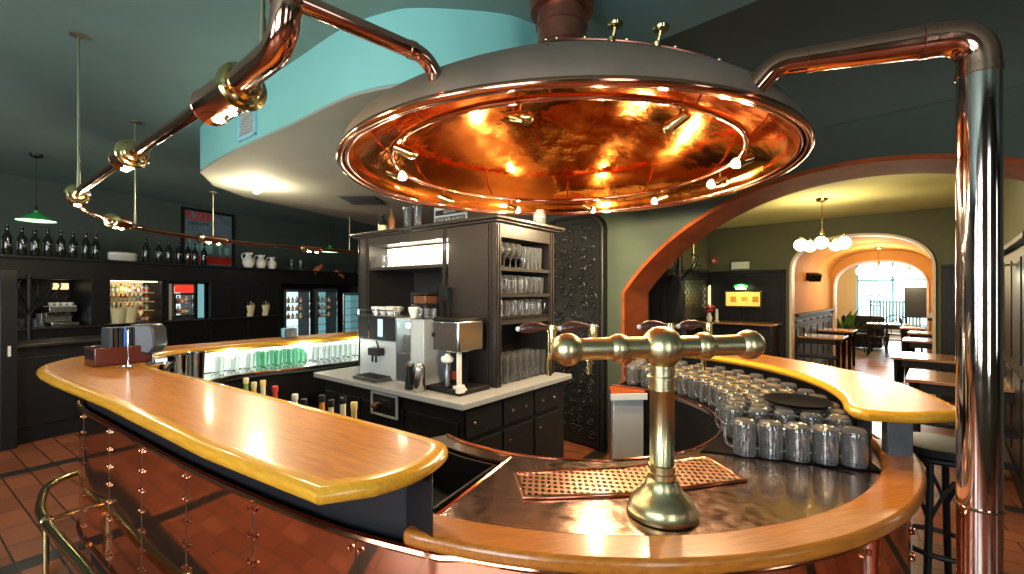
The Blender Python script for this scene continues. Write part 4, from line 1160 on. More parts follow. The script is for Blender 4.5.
# on top of the cabinet
zt2 = 1.9955
bottle('bottle', 'dark cream-labelled bottle on the left end of the cabinet top', 'bottle', tuple(I(-1.44, .52))[:2], zt2, .036, .17, 'bottle_dark', 'black', 'cream', 'bottles on the cabinet top', .014)
bottle('bottle', 'slim brown bottle next to the labelled one on the cabinet top', 'bottle', tuple(I(-1.36, .55))[:2], zt2, .026, .21, 'liquor_brown', 'liquor_brown', None, 'bottles on the cabinet top', .012)
GB.put(tuple(I(-1.12, .52, zt2)), 0, 'flared beer glass standing on the cabinet top, left one', 'glass', 'glasses on the cabinet top', .95)
GB.put(tuple(I(-1.02, .54, zt2)), 0, 'flared beer glass standing on the cabinet top, right one', 'glass', 'glasses on the cabinet top', .95)
GH.put(tuple(I(-.20, 1.02, zt2)), 0, 'glass jar on the right hand corner of the cabinet top', 'glass', 'glasses on the cabinet top', (1.5, 1.5, .9))
t = thing('sign_board', 'white board with two black lettered bands standing on the cabinet top', 'sign', tuple(I(-1.08, .95, zt2)))
make('board', MB(MI).box((-1.08, .95, zt2 + .14), (.40, .012, .28)), 'white', t)
mb = MB(MI)
for z in (.15, .215): mb.box((-1.08, .942, zt2 + z), (.36, .003, .045))
make('black_band', mb, 'black', t)
for z, tx in ((.15, 'YOUR BEER ALWAYS'), (.215, 'AROUND')): 
    text_mesh('lettering', tx, .036, 'white', facing(tuple(I(-1.08, .939, zt2 + z)), IR), t, .0005)
# ---- coffee machine
zw = .9185
def q3(x, y, z): return tuple(I(x, y, z))
t = thing('coffee_machine', 'silver automatic coffee machine with black screen panel on the stone worktop', 'coffee machine', q3(-.96, .24, zw))
mb = MB(MI); mb.box((-.96, .26, zw + .135), (.44, .25, .27)); make('body', mb, 'silver_paint', t, bevel=.01)
mb = MB(MI); mb.box((-.96, .25, zw + .35), (.44, .27, .16)); make('control_head', mb, 'black', t, bevel=.008)
make('screen', MB(MI).box((-.90, .112, zw + .355), (.05, .006, .12)), 'display', t)
make('chrome_strip', MB(MI).box((-1.03, .112, zw + .35), (.012, .006, .15)), 'chrome', t)
mb = MB(MI); mb.box((-.93, .10, zw + .19), (.11, .06, .05)); mb.cyl((-.95, .085, zw + .17), (-.95, .085, zw + .12), .008, seg=8); mb.cyl((-.91, .085, zw + .17), (-.91, .085, zw + .12), .008, seg=8); mb.cyl((-.90, .10, zw + .22), (-.87, .06, zw + .27), .006, seg=8); make('spout', mb, 'black', t, bevel=.008)
mb = MB(MI); mb.box((-.94, .09, zw + .012), (.27, .16, .024)); make('drip_grid', mb, 'dark_steel', t, bevel=.003)
mb = MB(MI)
for k in range(9): mb.box((-.94, .03 + k * .015, zw + .026), (.25, .005, .004))
make('grid_bars', mb, 'black', t)
make('top_tray', MB(MI).box((-.96, .25, zw + .435), (.46, .28, .01)), 'steel', t)
mb = MB(MI)
for pts in (((-1.17, .12), (-.75, .12)),):
    mb.tube([(pts[0][0], .12, zw + .475), (pts[1][0], .12, zw + .475)], .004, 6)
for x in (-1.17, -.96, -.75): mb.cyl((x, .12, zw + .44), (x, .12, zw + .475), .004, seg=6)
make('cup_rail', mb, 'chrome', t)
def cup_proto():
    t = thing('coffee_cup', 'cup', 'cup')
    make('cup_body', MB().lathe([(0, 0), (.020, 0), (.022, .006), (.036, .035), (.038, .055), (.036, .055), (.033, .036), (.018, .008), (0, .006)], seg=20, cap=False), 'porcelain', t, local=True)
    make('handle', MB().tube(smooth([(.034, 0, .046), (.052, 0, .044), (.050, 0, .024), (.030, 0, .018)], 4), .0035, 6), 'porcelain', t, local=True)
    return Proto(t)
CUP = cup_proto()
for k in range(3): CUP.put(q3(-1.07 + k * .085, .20, zw + .441), .4, 'white cup on top of the coffee machine, %s from the left' % ORD[k], 'cup', 'cups on the coffee machine')
for k in range(2): CUP.put(q3(-1.03 + k * .085, .29, zw + .441), .9, 'white cup in the back row on the coffee machine, %s one' % ('left', 'right')[k], 'cup', 'cups on the coffee machine')
# ---- cup warmer
t = thing('cup_warmer', 'steel cup cupboard with glass front between the coffee machine and the grinder', 'cup warmer', q3(-.60, .24, zw))
mb = MB(MI); xa, xb = -.735, -.45
mb.box(((xa + xb) / 2, .37, zw + .215), (xb - xa, .02, .43))
for x in (xa + .006, xa + .16): mb.box((x, .24, zw + .215), (.012, .25, .43))
mb.box((xb - .065, .24, zw + .215), (.13, .25, .43))
for z in (.006, .424): mb.box(((xa + xb) / 2, .24, zw + z), (xb - xa, .25, .012))
make('housing', mb, 'silver_paint', t, bevel=.002)
mb = MB(MI)
for z in (.20,): mb.box((-.655, .24, zw + z), (.145, .24, .008))
make('shelf', mb, 'steel', t)
make('glass_door', MB(MI).box((-.655, .117, zw + .215), (.15, .005, .40)), 'glass', t)
for j, z in enumerate((.013, .205)):
    for k in range(2):
        CUP.put(q3(-.69 + k * .075, .20, zw + z), .2, 'white cup in the cup warmer, bottom of the %s %s stack' % (('lower', 'upper')[j], ('left', 'right')[k]), 'cup', 'cups in the warmer')
        CUP.put(q3(-.69 + k * .075, .20, zw + z + .057), .5, 'white cup in the cup warmer, top of the %s %s stack' % (('lower', 'upper')[j], ('left', 'right')[k]), 'cup', 'cups in the warmer')
lamp('warmer_glow', q3(-.655, .16, zw + .38), .5, (.8, 1, .95), .02)
# on top of it: hopper, glass jars
t = thing('coffee_grinder', 'black coffee grinder with brown bean hopper standing on the cup warmer', 'grinder', q3(-.62, .27, zw + .431))
mb = MB(MI); mb.box((-.64, .29, zw + .431 + .045), (.15, .13, .09)); mb.box((-.64, .29, zw + .431 + .155), (.145, .125, .02)); make('body', mb, 'black', t, bevel=.01)
make('bean_hopper', MB(MI).box((-.64, .29, zw + .431 + .118), (.13, .11, .055)), 'brown_wood', t, bevel=.006)
mb = MB(MI); mb.box((-.715, .235, zw + .431 + .085), (.012, .012, .17)); mb.box((-.69, .235, zw + .431 + .085), (.008, .012, .17)); make('chrome_post', mb, 'chrome', t)
CUP.put(q3(-.60, .16, zw + .431), 0, 'single white cup in front of the bean hopper', 'cup', 'cups on the warmer', (1, 1, 1.3))
for k in range(3): GT.put(q3(-.535 + k * .042 * 1.5, .16, zw + .4315), 0, 'small glass on top of the cup warmer, %s from the left' % ORD[k], 'glass', 'glasses on the warmer', .62)
t = thing('wire_rack', 'dark wire rack with black lamp boxes behind the cup warmer top', 'rack', q3(-.36, .33, zw + .40))
t.location = I(-.50, .36, zw + .431); BASE[t.name] = Vector(t.location)
mb = MB(MI); 
for x in (-.58, -.455): mb.box((x, .345, zw + .431 + .10), (.008, .008, .20))
mb.box((-.52, .345, zw + .431 + .20), (.133, .008, .008)); mb.box((-.52, .345, zw + .431 + .10), (.133, .008, .008)); make('rack_frame', mb, 'black', t)
make('black_box', MB(MI).box((-.52, .36, zw + .431 + .155), (.07, .03, .09)), 'black', t, bevel=.004)
# ---- thermos and jug
c = I(-.40, .035)
t = thing('thermos_flask', 'steel thermos flask with black handle in front of the cup warmer', 'flask', (c.x, c.y, zw))
make('flask_body', MB().lathe([(.033, 0), (.036, .004), (.036, .135), (.034, .15), (.026, .162), (.024, .17), (0, .174)], (c.x, c.y, zw), 28), 'steel', t)
mb = MB(); mb.tube(rounded([(c.x - .030, c.y, zw + .15), (c.x - .058, c.y, zw + .15), (c.x - .058, c.y, zw + .03), (c.x - .030, c.y, zw + .03)], .015, 4), .007, 8); make('handle', mb, 'black', t)
c = I(-.50, .05)
t = thing('milk_jug', 'black and chrome milk jug standing left of the thermos flask', 'jug', (c.x, c.y, zw))
make('jug_body', MB().lathe([(0, 0), (.034, 0), (.036, .01), (.030, .09), (.026, .14), (.028, .145), (.026, .15), (0, .15)], (c.x, c.y, zw), 24), 'black', t)
make('jug_lid', MB().lathe([(.027, 0), (.027, .012), (.012, .02), (0, .022)], (c.x, c.y, zw + .149), 20), 'chrome', t)
mb = MB(); mb.tube(rounded([(c.x + .027, c.y - .01, zw + .13), (c.x + .05, c.y - .02, zw + .12), (c.x + .045, c.y - .02, zw + .04), (c.x + .03, c.y - .01, zw + .03)], .015, 4), .006, 8); make('handle', mb, 'chrome', t)
MJ = MI @ Matrix.Translation((-.055, 0, 0))
# ---- juicer: steel box head on a post over black tray
t = thing('citrus_juicer', 'steel box headed juice machine with white cone and black drip base near the worktop corner', 'juicer', q3(-.22, .20, zw))
mb = MB(MJ); mb.box((-.20, .22, zw + .014), (.30, .26, .028)); make('drip_base', mb, 'black', t, bevel=.004)
mb = MB(MJ); mb.box((-.21, .23, zw + .335), (.23, .22, .19)); make('head', mb, 'steel', t, bevel=.012)
make('lid', MB(MJ).box((-.21, .23, zw + .436), (.24, .23, .012)), 'black', t, bevel=.004)
mb = MB(MJ); mb.box((-.27, .30, zw + .14), (.10, .06, .23)); make('column', mb, 'black', t, bevel=.004)
mb = MB(MJ); mb.box((-.13, .16, zw + .13), (.018, .03, .22)); mb.box((-.095, .13, zw + .035), (.10, .02, .02)); mb.box((-.06, .10, zw + .04), (.03, .05, .045)); make('lever', mb, 'porcelain', t, bevel=.003)
MJ = MI @ Matrix.Translation((-.055, 0, 0)); c = I(-.255, .13)
make('cone', MB().lathe([(.008, 0), (.034, .012), (.040, .03), (.036, .042), (.014, .05), (.010, .06)], (c.x, c.y, zw + .17), 24), 'porcelain', t)
mb = MB(); mb.lathe([(.012, 0), (.020, .01), (.020, .10), (.010, .12), (.010, .15)], (c.x, c.y, zw + .028), 16); make('cone_post', mb, 'dark_steel', t)
make('switch', MB(MJ).box((-.31, .118, zw + .34), (.025, .006, .025)), 'black', t)
make('red_mark', MB(MJ).box((-.27, .265, zw + .07), (.05, .01, .05)), 'red', t)
# ------------------------------------------------------------------ back bar along the left wall
def F(s, n=0.): return Vector((-6.25, 5.6)) + W * s + Vector((-W.y, W.x)) * n      # n>0 goes toward the wall
ZS = 1.985
def fb(mb, s0, s1, n0, n1, z0, z1):
    a, b = F(s0, (n0 + n1) / 2), F(s1, (n0 + n1) / 2); mb.span(a, b, n1 - n0, z0, z1); return mb
t = thing('back_bar', 'long black back bar with pass-through openings and a bottle shelf along the left wall', 'back bar', (*F(2.4, .4), 0))
mb = MB()
fb(mb, -1.6, 3.95, .02, .78, 0, 1.03)
fb(mb, -1.6, -.02, .02, .08, 1.05, 1.70); fb(mb, .82, 1.02, .02, .5, 1.03, 1.70); fb(mb, 1.72, 1.80, .02, .5, 1.03, 1.70); fb(mb, 2.50, 3.95, .02, .08, 1.03, 1.70)
fb(mb, -1.6, 6.5, .62, .70, 1.03, 1.75); fb(mb, -1.6, 6.5, .02, .78, 1.69, 1.95)
make('body', mb, 'black_wood', t)
make('shelf_board', fb(MB(), -1.6, 6.6, -.06, .80, 1.95, ZS), 'black_wood', t, bevel=.004)
make('counter_edge', fb(MB(), -1.6, 3.97, -.05, .60, 1.03, 1.055), 'dark_oak', t, bevel=.004)
mb = MB()
mb = None
def mo(mb, *a): make('moulding', fb(MB(), *a), 'black_paint', t)
for s in (-.02, .82, 1.02, 1.72, 1.80, 2.50): mo(mb, s - .012, s + .012, .0, .03, 1.06, 1.70)
for s in (-.9, -.3, .4, 1.1, 1.8, 2.5, 3.2, 3.9): mo(mb, s - .015, s + .015, .0, .03, .1, .98)
for k in range(4): mo(mb, 2.60 + k * .34, 2.86 + k * .34, .0, .025, 1.12, 1.62)
t2 = thing('louvred_shutter', 'grey slatted shutter at the far left edge of the back bar', 'shutter', (*F(-.2, -.08), 1.07))
mb = MB()
for k in range(14): fb(mb, -.34, -.04, -.09, -.07, 1.09 + k * .042, 1.108 + k * .042)
make('slats', mb, 'grey_paint', t2)
mb = MB(); fb(mb, -.37, -.34, -.10, -.06, 1.058, 1.69); fb(mb, -.04, -.01, -.10, -.06, 1.058, 1.69); fb(mb, -.34, -.04, -.10, -.06, 1.66, 1.69); make('shutter_frame', mb, 'black_paint', t2)
# wine bottles on the shelf
def wine_proto(label=True):
    t = thing('wine_bottle', 'x', 'bottle')
    make('glass_body', MB().lathe([(0, 0), (.036, 0), (.039, .006), (.039, .19), (.034, .215), (.016, .245), (.0145, .31), (.016, .312), (.016, .325), (0, .326)], seg=18, cap=False), 'bottle_dark', t, local=True)
    mb = MB()
    for z, w in ((.155, .010), (.135, .014), (.115, .008), (.095, .012), (.075, .010)): mb.box((0, -.0385, z), (w, .004, .010))
    make('paper_label', mb, 'label_paper', t, local=True)
    return Proto(t)
WB = wine_proto()
def sx(px, n=.05):
    tt = (px - 512) / FPX; o = F(0, n); return (o.x - o.y * tt) / (W.y * tt - W.x)
px_l = [7, 22, 35, 48, 61, 73, 86, 96]
px_r = [146, 159, 169, 179, 188, 195, 204]
for k, px in enumerate(px_l):
    p = F(sx(px), .05); WB.put((p.x, p.y, ZS + .0005), -.5 + .25 * (k % 3), 'dark wine bottle on the shelf left of the glass dish, %s from the left' % ORD[k], 'bottle', 'wine bottles on the high shelf', (1.15, 1.15, 1.14 - .03 * (k % 3)))
for k, px in enumerate(px_r):
    p = F(sx(px), .05); WB.put((p.x, p.y, ZS + .0005), -.6 + .3 * (k % 3), 'dark wine bottle on the shelf right of the glass dish, %s from the left' % ORD[k], 'bottle', 'wine bottles on the high shelf', (1.15, 1.15, 1.14 - .03 * (k % 2)))
p = F(sx(123), .06)
t = thing('glass_dish', 'frosted oval glass dish between the two groups of wine bottles', 'dish', (p.x, p.y, ZS))
mb = MB(Matrix.Translation((p.x, p.y, ZS)) @ Matrix.Rotation(math.atan2(W.y, W.x), 4, 'Z') @ Matrix.Diagonal((1, .45, 1, 1)))
mb.lathe([(0, .001), (.16, .001), (.18, .02), (.182, .10), (.17, .125), (.10, .13), (0, .13)], (0, 0, 0), 32, cap=False); make('dish_body', mb, 'label_paper', t)
mb = MB(Matrix.Translation((p.x, p.y, ZS)) @ Matrix.Rotation(math.atan2(W.y, W.x), 4, 'Z') @ Matrix.Diagonal((1, .45, 1, 1)))
mb.lathe([(.182, .09), (.186, .092), (.186, .10), (.182, .102)], (0, 0, 0), 32); make('rim_line', mb, 'porcelain', t)
# pitchers
def pitcher_proto():
    t = thing('pitcher', 'x', 'pitcher')
    make('pitcher_body', MB().lathe([(0, 0), (.06, 0), (.085, .03), (.105, .09), (.10, .15), (.06, .205), (.048, .23), (.05, .265), (.06, .285), (.055, .285), (.042, .262), (.04, .23), (0, .20)], seg=28, cap=False), 'porcelain', t, local=True)
    make('spout', MB().tube([(.045, 0, .25), (.062, 0, .272), (.078, 0, .290)], [.024, .018, .008], 10), 'porcelain', t, local=True)
    make('handle', MB().tube(smooth([(-.05, 0, .265), (-.10, 0, .27), (-.125, 0, .22), (-.10, 0, .15)], 5), .010, 8), 'porcelain', t, local=True)
    return Proto(t)
PT = pitcher_proto()
for k, (px, sc) in enumerate(((249.5, 1.), (262, .92), (273, .84))):
    p = F(sx(px), .08); PT.put((p.x, p.y, ZS + .0005), (0.05, .6, .9)[k], 'white ceramic pitcher on the high shelf, %s' % ('largest and leftmost of the three', 'middle one of the three', 'smallest and rightmost of the three')[k], 'pitcher', 'white pitchers on the shelf', sc)
for k, px in enumerate((292, 301)):
    p = F(sx(px), .06); GB.put((p.x, p.y, ZS + .0005), 0, 'clear glass on the high shelf right of the white pitchers, %s one' % ('left', 'right')[k], 'glass', 'glasses on the high shelf', 1.15)
for k, (px, ry) in enumerate(((320, .7), (338, -.6))):
    s = sx(px); p = F(s, .06)
    t = thing('wooden_clog', 'orange wooden shoe leaning on the high shelf, %s one' % ('left', 'right')[k], 'clog', (p.x, p.y, ZS), 'clogs on the shelf')
    M_ = Matrix.Translation((p.x, p.y, ZS)) @ Matrix.Rotation(math.atan2(W.y, W.x), 4, 'Z') @ Matrix.Rotation(-ry * .9, 4, 'Y')
    mb = MB(M_ @ Matrix.Translation((0, 0, .10 if 1 else 0)))
    mb.tube([(-.15, 0, .0), (-.13, 0, .01), (-.06, 0, .02), (.03, 0, .03), (.10, 0, .015), (.15, 0, .03), (.175, 0, .06)], [.03, .048, .055, .058, .05, .034, .008], 14); make('shoe', mb, 'orange_clay', t)
    mb = MB(M_ @ Matrix.Translation((0, 0, .10))); mb.lathe([(.044, 0), (.046, .008), (.036, .008), (.034, 0)], (-.08, 0, .062), 16); make('opening', mb, 'brown_wood', t)
    zmin = min((v.co.z for v in t.children[0].data.vertices)); 
    for ch in t.children: ch.data.transform(Matrix.Translation((0, 0, -zmin)))
# lit bottle niche
t = thing('bottle_niche', 'lit display case with three glass shelves in the back bar opening', 'display case', (*F(1.37, .4), 1.056))
make('lit_back', fb(MB(), 1.03, 1.71, .50, .51, 1.07, 1.68), 'bottle_light', t)
for z in (1.23, 1.37, 1.51): make('glass_shelf', fb(MB(), 1.03, 1.71, .20, .49, z - .008, z), 'window_glass', t)
make('light_rail', fb(MB(), 1.04, 1.70, .10, .14, 1.675, 1.69), 'niche_light', t)
lamp('niche_glow', (*F(1.37, .16), 1.62), 2.2, (1, .80, .45), .03)
cols = ['liquor_amber', 'liquor_gold', 'liquor_white', 'liquor_green', 'liquor_red', 'liquor_blue', 'liquor_brown']
LP = []
for i, cm in enumerate(cols):
    t = thing('liquor_bottle', 'x', 'bottle')
    r = .024 + .003 * (i % 3); h = .115 + .008 * (i % 2)
    make('glass_body', MB().lathe([(0, 0), (r, 0), (r, h * .6), (r * .4, h * .75), (r * .36, h * .92), (0, h * .92)], seg=12, cap=False), cm, t, local=True)
    make('cap', MB().lathe([(r * .45, h * .88), (r * .45, h), (0, h)], seg=10), ['red', 'black', 'liquor_gold', 'white'][i % 4], t, local=True)
    make('paper_label', MB().lathe([(r + .0006, h * .12), (r + .0008, h * .14), (r + .0008, h * .48), (r + .0006, h * .5)], seg=12, cap=False), ['white', 'cream', 'liquor_red'][i % 3], t, local=True)
    LP.append(Proto(t))
rb = random.Random(2)
names = ['amber', 'golden', 'clear', 'green', 'red', 'blue', 'brown']
for j, z in enumerate((1.0565, 1.2305, 1.3705, 1.5105)):
    for k in range(11):
        if j == 0 and k < 5: continue
        i = rb.randrange(7); p = F(1.075 + k * .058, .30)
        LP[i].put((p.x, p.y, z), rb.uniform(0, 6), '%s liquor bottle, lit niche, %s shelf, %s from left' % (names[i], ('bottom', 'second', 'third', 'top')[j], ORD[k]), 'bottle', 'liquor bottles in the lit niche', (1.15, 1.15, 1.08))
# wafer cups
def wafer_proto():
    t = thing('straw_cup', 'x', 'cup')
    make('cup_body', MB().lathe([(0, 0), (.055, 0), (.085, .17), (.08, .17), (.05, .01), (0, .01)], seg=20, cap=False), 'cream', t, local=True)
    mb = MB()
    for k in range(9):
        a = k * .7; mb.tube([(.02 * math.cos(a), .02 * math.sin(a), .02), (.065 * math.cos(a), .065 * math.sin(a), .20 + .015 * (k % 3))], .006, 6)
    make('straws', mb, 'cream', t, local=True)
    return Proto(t)
WC = wafer_proto()
for k, px in enumerate((119, 131)):
    p = F(sx(px, .0), .04); WC.put((p.x, p.y, 1.0555), 0, 'cream tapered cup of straws in front of the lit bottle niche, %s one' % ('left', 'right')[k], 'cup', 'cream cups on the back bar', 1.35)
for k, px in enumerate((251, 266)):
    p = F(sx(px, .0), .05); WC.put((p.x, p.y, 1.0555), 0, 'cream tapered cup of straws on the dark stretch of the back bar, %s one' % ('left', 'right')[k], 'cup', 'cream cups on the back bar', 1.25)
# things in the first opening
p = F(.60, .28)
t = thing('espresso_machine', 'white and steel espresso machine in the first opening of the back bar', 'coffee machine', (p.x, p.y, 1.056))
M_ = Matrix.Translation((p.x, p.y, 1.056)) @ Matrix.Rotation(math.atan2(W.y, W.x), 4, 'Z')
mb = MB(M_); mb.box((0, .03, .22), (.30, .20, .08)); mb.box((0, .09, .12), (.28, .08, .14)); mb.box((0, 0, .025), (.30, .26, .05)); make('body', mb, 'steel', t, bevel=.008)
make('cup_tray', MB(M_).box((0, .03, .268), (.28, .18, .012)), 'white', t)
mb = MB(M_)
for x in (-.07, .07): mb.cyl((x, -.05, .18), (x, -.05, .13), .03, seg=14); mb.cyl((x, -.05, .15), (x, -.15, .14), .010, seg=8)
make('group_head', mb, 'black', t)
for k in range(4): 
    q = M_ @ Vector((-.10 + k * .068, .02, .275)); CUP.put(tuple(q), .3, 'white cup on the espresso machine in the back bar, %s from the left' % ORD[k], 'cup', 'cups in the back bar', .8)
p = F(.66, .45)
t = thing('wall_lamp', 'small lit lamp with warm glass in the first opening of the back bar', 'lamp', (p.x, p.y, 1.60))
M2 = Matrix.Translation((p.x, p.y, 1.55)) @ Matrix.Rotation(math.atan2(W.y, W.x), 4, 'Z')
make('lamp_glass', MB(M2).box((0, 0, .05), (.16, .08, .09)), 'wall_sconce', t, bevel=.01); make('lamp_bracket', MB(M2).box((0, .09, .05), (.06, .14, .03)), 'brass', t)
GH.put((*F(.34, .15), 1.056), 0, 'tall glass left of the espresso machine in the back bar', 'glass', 'glasses in the back bar', (1.3, 1.3, 1.2))
for k in range(4): GT.put((*F(.10 + k * .07, .2), 1.056), 0, 'small glass at the left of the first back bar opening, %s from the left' % ORD[k], 'glass', 'glasses in the back bar')
# fridges
def fridge(s0, s1, z0, z1, n0, lab, header, glowm, shelves=True, side='grey_paint', base=None):
    c = F((s0 + s1) / 2, n0 + .2)
    t = thing('display_fridge', lab, 'fridge', (c.x, c.y, z0))
    mb = MB(); fb(mb, s0, s0 + .03, n0, n0 + .40, z0, z1); fb(mb, s1 - .03, s1, n0, n0 + .40, z0, z1); fb(mb, s0, s1, n0 + .38, n0 + .40, z0, z1); fb(mb, s0, s1, n0, n0 + .40, z0, z0 + .05); fb(mb, s0, s1, n0, n0 + .40, z1 - .04, z1)
    make('cabinet_body', mb, side, t)
    make('lit_interior', fb(MB(), s0 + .035, s1 - .035, n0 + .35, n0 + .37, z0 + .06, z1 - .05), glowm, t)
    hz = z1 - .05
    if header: make('header_panel', fb(MB(), s0 + .04, s1 - .04, n0 - .015, n0 + .01, z1 - .16, z1 - .03), header, t); hz = z1 - .17
    mb = MB(); 
    for (a, b, c0, d0) in ((s0 + .02, s0 + .05, z0 + .05, hz), (s1 - .05, s1 - .02, z0 + .05, hz), (s0 + .05, s1 - .05, z0 + .05, z0 + .08), (s0 + .05, s1 - .05, hz - .03, hz)): fb(mb, a, b, n0 - .02, n0, c0, d0)
    d = make('door', mb, 'steel', t); make('handle', fb(MB(), s1 - .065, s1 - .05, n0 - .05, n0 - .03, z0 + .2, hz - .2), 'chrome', d)
    if shelves:
        k = 0; z = z0 + .10
        zs = []
        while z < hz - .14: zs.append(z); z += .17
        for z in zs: make('shelf', fb(MB(), s0 + .035, s1 - .035, n0 + .05, n0 + .34, z - .006, z), 'steel', t)
    return t
def fridge_bottles(s0, s1, zs, n, grp, lab, cnt):
    for j, z in enumerate(zs):
        for k in range(cnt):
            i = (j * 3 + k * 2) % 7; p = F(s0 + (s1 - s0) * (k + .5) / cnt, n)
            LP[i].put((p.x, p.y, z + .0005), 0, '%s bottle in %s, %s shelf up, %s from left' % (names[i], lab, ORD[j], ORD[k]), 'bottle', grp)
fridge(1.93, 2.30, 1.056, 1.67, .12, 'small glass door fridge with red header in the back bar opening', 'fridge_red', 'fridge_light')
fridge_bottles(1.98, 2.25, (1.156, 1.326), .22, 'bottles in the red topped fridge', 'red topped fridge', 4)
t = thing('glass_display', 'pale blue lit upright glass panel right of the red topped fridge', 'panel', (*F(2.42, .2), 1.056))
make('panel_glass', fb(MB(), 2.37, 2.48, .18, .20, 1.07, 1.66), 'fridge_blue', t); make('panel_frame', fb(fb(MB(), 2.355, 2.37, .17, .21, 1.056, 1.67), 2.48, 2.495, .17, .21, 1.056, 1.67), 'steel', t)
mb = MB(); fb(mb, 1.82, 1.92, .1, .5, 1.056, 1.66); solo('water_cooler', mb, 'porcelain', 'pale grey appliance body left of the red topped fridge', 'appliance', bevel=.01)
fridge(4.02, 4.72, 0, 1.60, .05, 'tall black glass door fridge with pale blue light, leftmost of the three under the shelf', None, 'fridge_light', True, 'black_paint')
fridge(4.86, 5.52, 0, 1.60, .05, 'tall black glass door fridge, middle of the three under the shelf', None, 'fridge_blue', True, 'grey_paint')
fridge(5.68, 6.35, 0, 1.52, .05, 'tall glass display cabinet, rightmost of the three under the shelf', None, 'wall_sconce' if False else 'fridge_blue', True, 'steel')
fridge_bottles(4.1, 4.64, (.95, 1.12, 1.29), .2, 'bottles in the tall left fridge', 'tall left fridge', 5)
fridge_bottles(4.94, 5.44, (.95, 1.12, 1.29), .2, 'bottles in the tall middle fridge', 'tall middle fridge', 5)
# coat tree in front of the back bar
def coat_tree(x, y, h, lab, group=None):
    t = thing('coat_stand', lab, 'coat stand', (x, y, 0))
    mb = MB(); mb.tube([(x, y, .25), (x, y, h)], .022, 10); mb.ball((x, y, h + .02), .035, 10); make('pole', mb, 'black', t)
    for k in range(6):
        a = k * PI / 3; ca, sa = math.cos(a), math.sin(a)
        pts = smooth([(x + ca * .02, y + sa * .02, h - .42), (x + ca * .10, y + sa * .10, h - .30), (x + ca * .20, y + sa * .20, h - .22), (x + ca * .27, y + sa * .27, h - .08), (x + ca * .22, y + sa * .22, h - .03)], 4)
        make('hook', MB().tube(pts, .010, 6), 'black', t)
        pts = smooth([(x + ca * .20, y + sa * .20, h - .24), (x + ca * .30, y + sa * .30, h - .27), (x + ca * .33, y + sa * .33, h - .20), (x + ca * .28, y + sa * .28, h - .18)], 4)
        make('hook', MB().tube(pts, .008, 6), 'black', t)
    for k in range(4):
        a = k * PI / 2 + .4; ca, sa = math.cos(a), math.sin(a)
        make('leg', MB().tube(smooth([(x, y, .50), (x + ca * .06, y + sa * .06, .30), (x + ca * .18, y + sa * .18, .12), (x + ca * .30, y + sa * .30, .012)], 4), .012, 6), 'black', t)
    return t
cs_ = F(-.05, -.62)
coat_tree(cs_.x, cs_.y, 1.68, 'black bentwood coat stand in front of the back bar at the far left')
t = thing('service_counter', 'low black panelled counter with tall end post standing in front of the back bar', 'counter', (*F(-.9, -1.45), 0))
make('body', fb(MB(), -2.4, .6, -1.68, -1.22, 0, .965), 'black_wood', t)
make('counter_top', fb(MB(), -2.45, .65, -1.74, -1.18, .965, 1.0), 'dark_oak', t, bevel=.006)
for k in range(5): make('panel', fb(MB(), -2.3 + k * .58, -1.82 + k * .58, -1.695, -1.68, .16, .86), 'black_paint', t, bevel=.005)
make('end_post', fb(MB(), -.68, -.56, -1.80, -1.70, 0, 1.74), 'black_paint', t, bevel=.006)
make('slot_plate', fb(MB(), -.63, -.61, -1.806, -1.80, .90, 1.00), 'porcelain', t)
# ---- stacked glasses on the steel worktop under the strip light
kk = 0
GGR = glass_proto('highball', 'green_glass')
a, b = Vector((-2.30, 3.36)), Vector((-1.52, 4.32))
nin = Vector((.80, -.60)).normalized()
for j in range(3):
    for k in range(12):
        q = a.lerp(b, (k + .5) / 12) + nin * (.0 + .072 * j)
        pr = GGR if 3 <= k <= 6 else GH
        pr.put((q.x, q.y, .9185), 0, '%s glass by the far strip light, %s row from wall, %s from pots' % ('greenish' if pr is GGR else 'clear tall', ORD[j], ORD[k]), 'glass', 'glasses on the steel worktop', (.95, .95, .85))
# wooden ledge with small things on the far bar top
p = Vector((-2.02, 3.96))
t = thing('napkin_holder', 'small steel and blue napkin holder on the far end of the bar top', 'napkin holder', (-1.96, 3.95, 1.1175))
mb = MB(); mb.box((-1.96, 3.95, 1.121), (.12, .07, .006), rz=.9)
for s in (-1, 1): mb.box((-1.96 + s * .035, 3.95 - s * .028, 1.16), (.10, .006, .08), rz=.9)
make('holder', mb, 'steel', t); make('napkins', MB().box((-1.96, 3.95, 1.165), (.10, .05, .075), rz=.9), 'light_blue', t)

# ------------------------------------------------------------------ bar stool on the right
def stool(x, y, lab):
    t = thing('bar_stool', lab, 'stool', (x, y, 0)); zs = .76
    make('seat', MB().lathe([(.165, -.03), (.178, -.02), (.18, 0), (.172, .012), (.15, .016), (0, .012)], (x, y, zs), 36), 'black_wood', t)
    make('seat_ring', MB().circle((x, y, zs - .045), .155, .014, 40, 8), 'black', t)
    for k in range(4):
        a = k * PI / 2 + .6; ca, sa = math.cos(a), math.sin(a)
        make('leg', MB().tube(smooth([(x + ca * .13, y + sa * .13, zs - .04), (x + ca * .145, y + sa * .145, .45), (x + ca * .19, y + sa * .19, .003)], 5), .015, 8), 'black', t)
        a2 = a + PI / 2; 
        pts = [(x + .148 * math.cos(a + (a2 - a) * u / 8), y + .148 * math.sin(a + (a2 - a) * u / 8), .42 + .22 * math.sin(PI * u / 8)) for u in range(9)]
        make('brace', MB().tube(pts, .009, 6), 'black', t)
    make('foot_ring', MB().circle((x, y, .27), .165, .013, 40, 8), 'black', t)
    return t
stool(2.12, 2.24, 'black bentwood bar stool beside the copper pipe right of the bar')
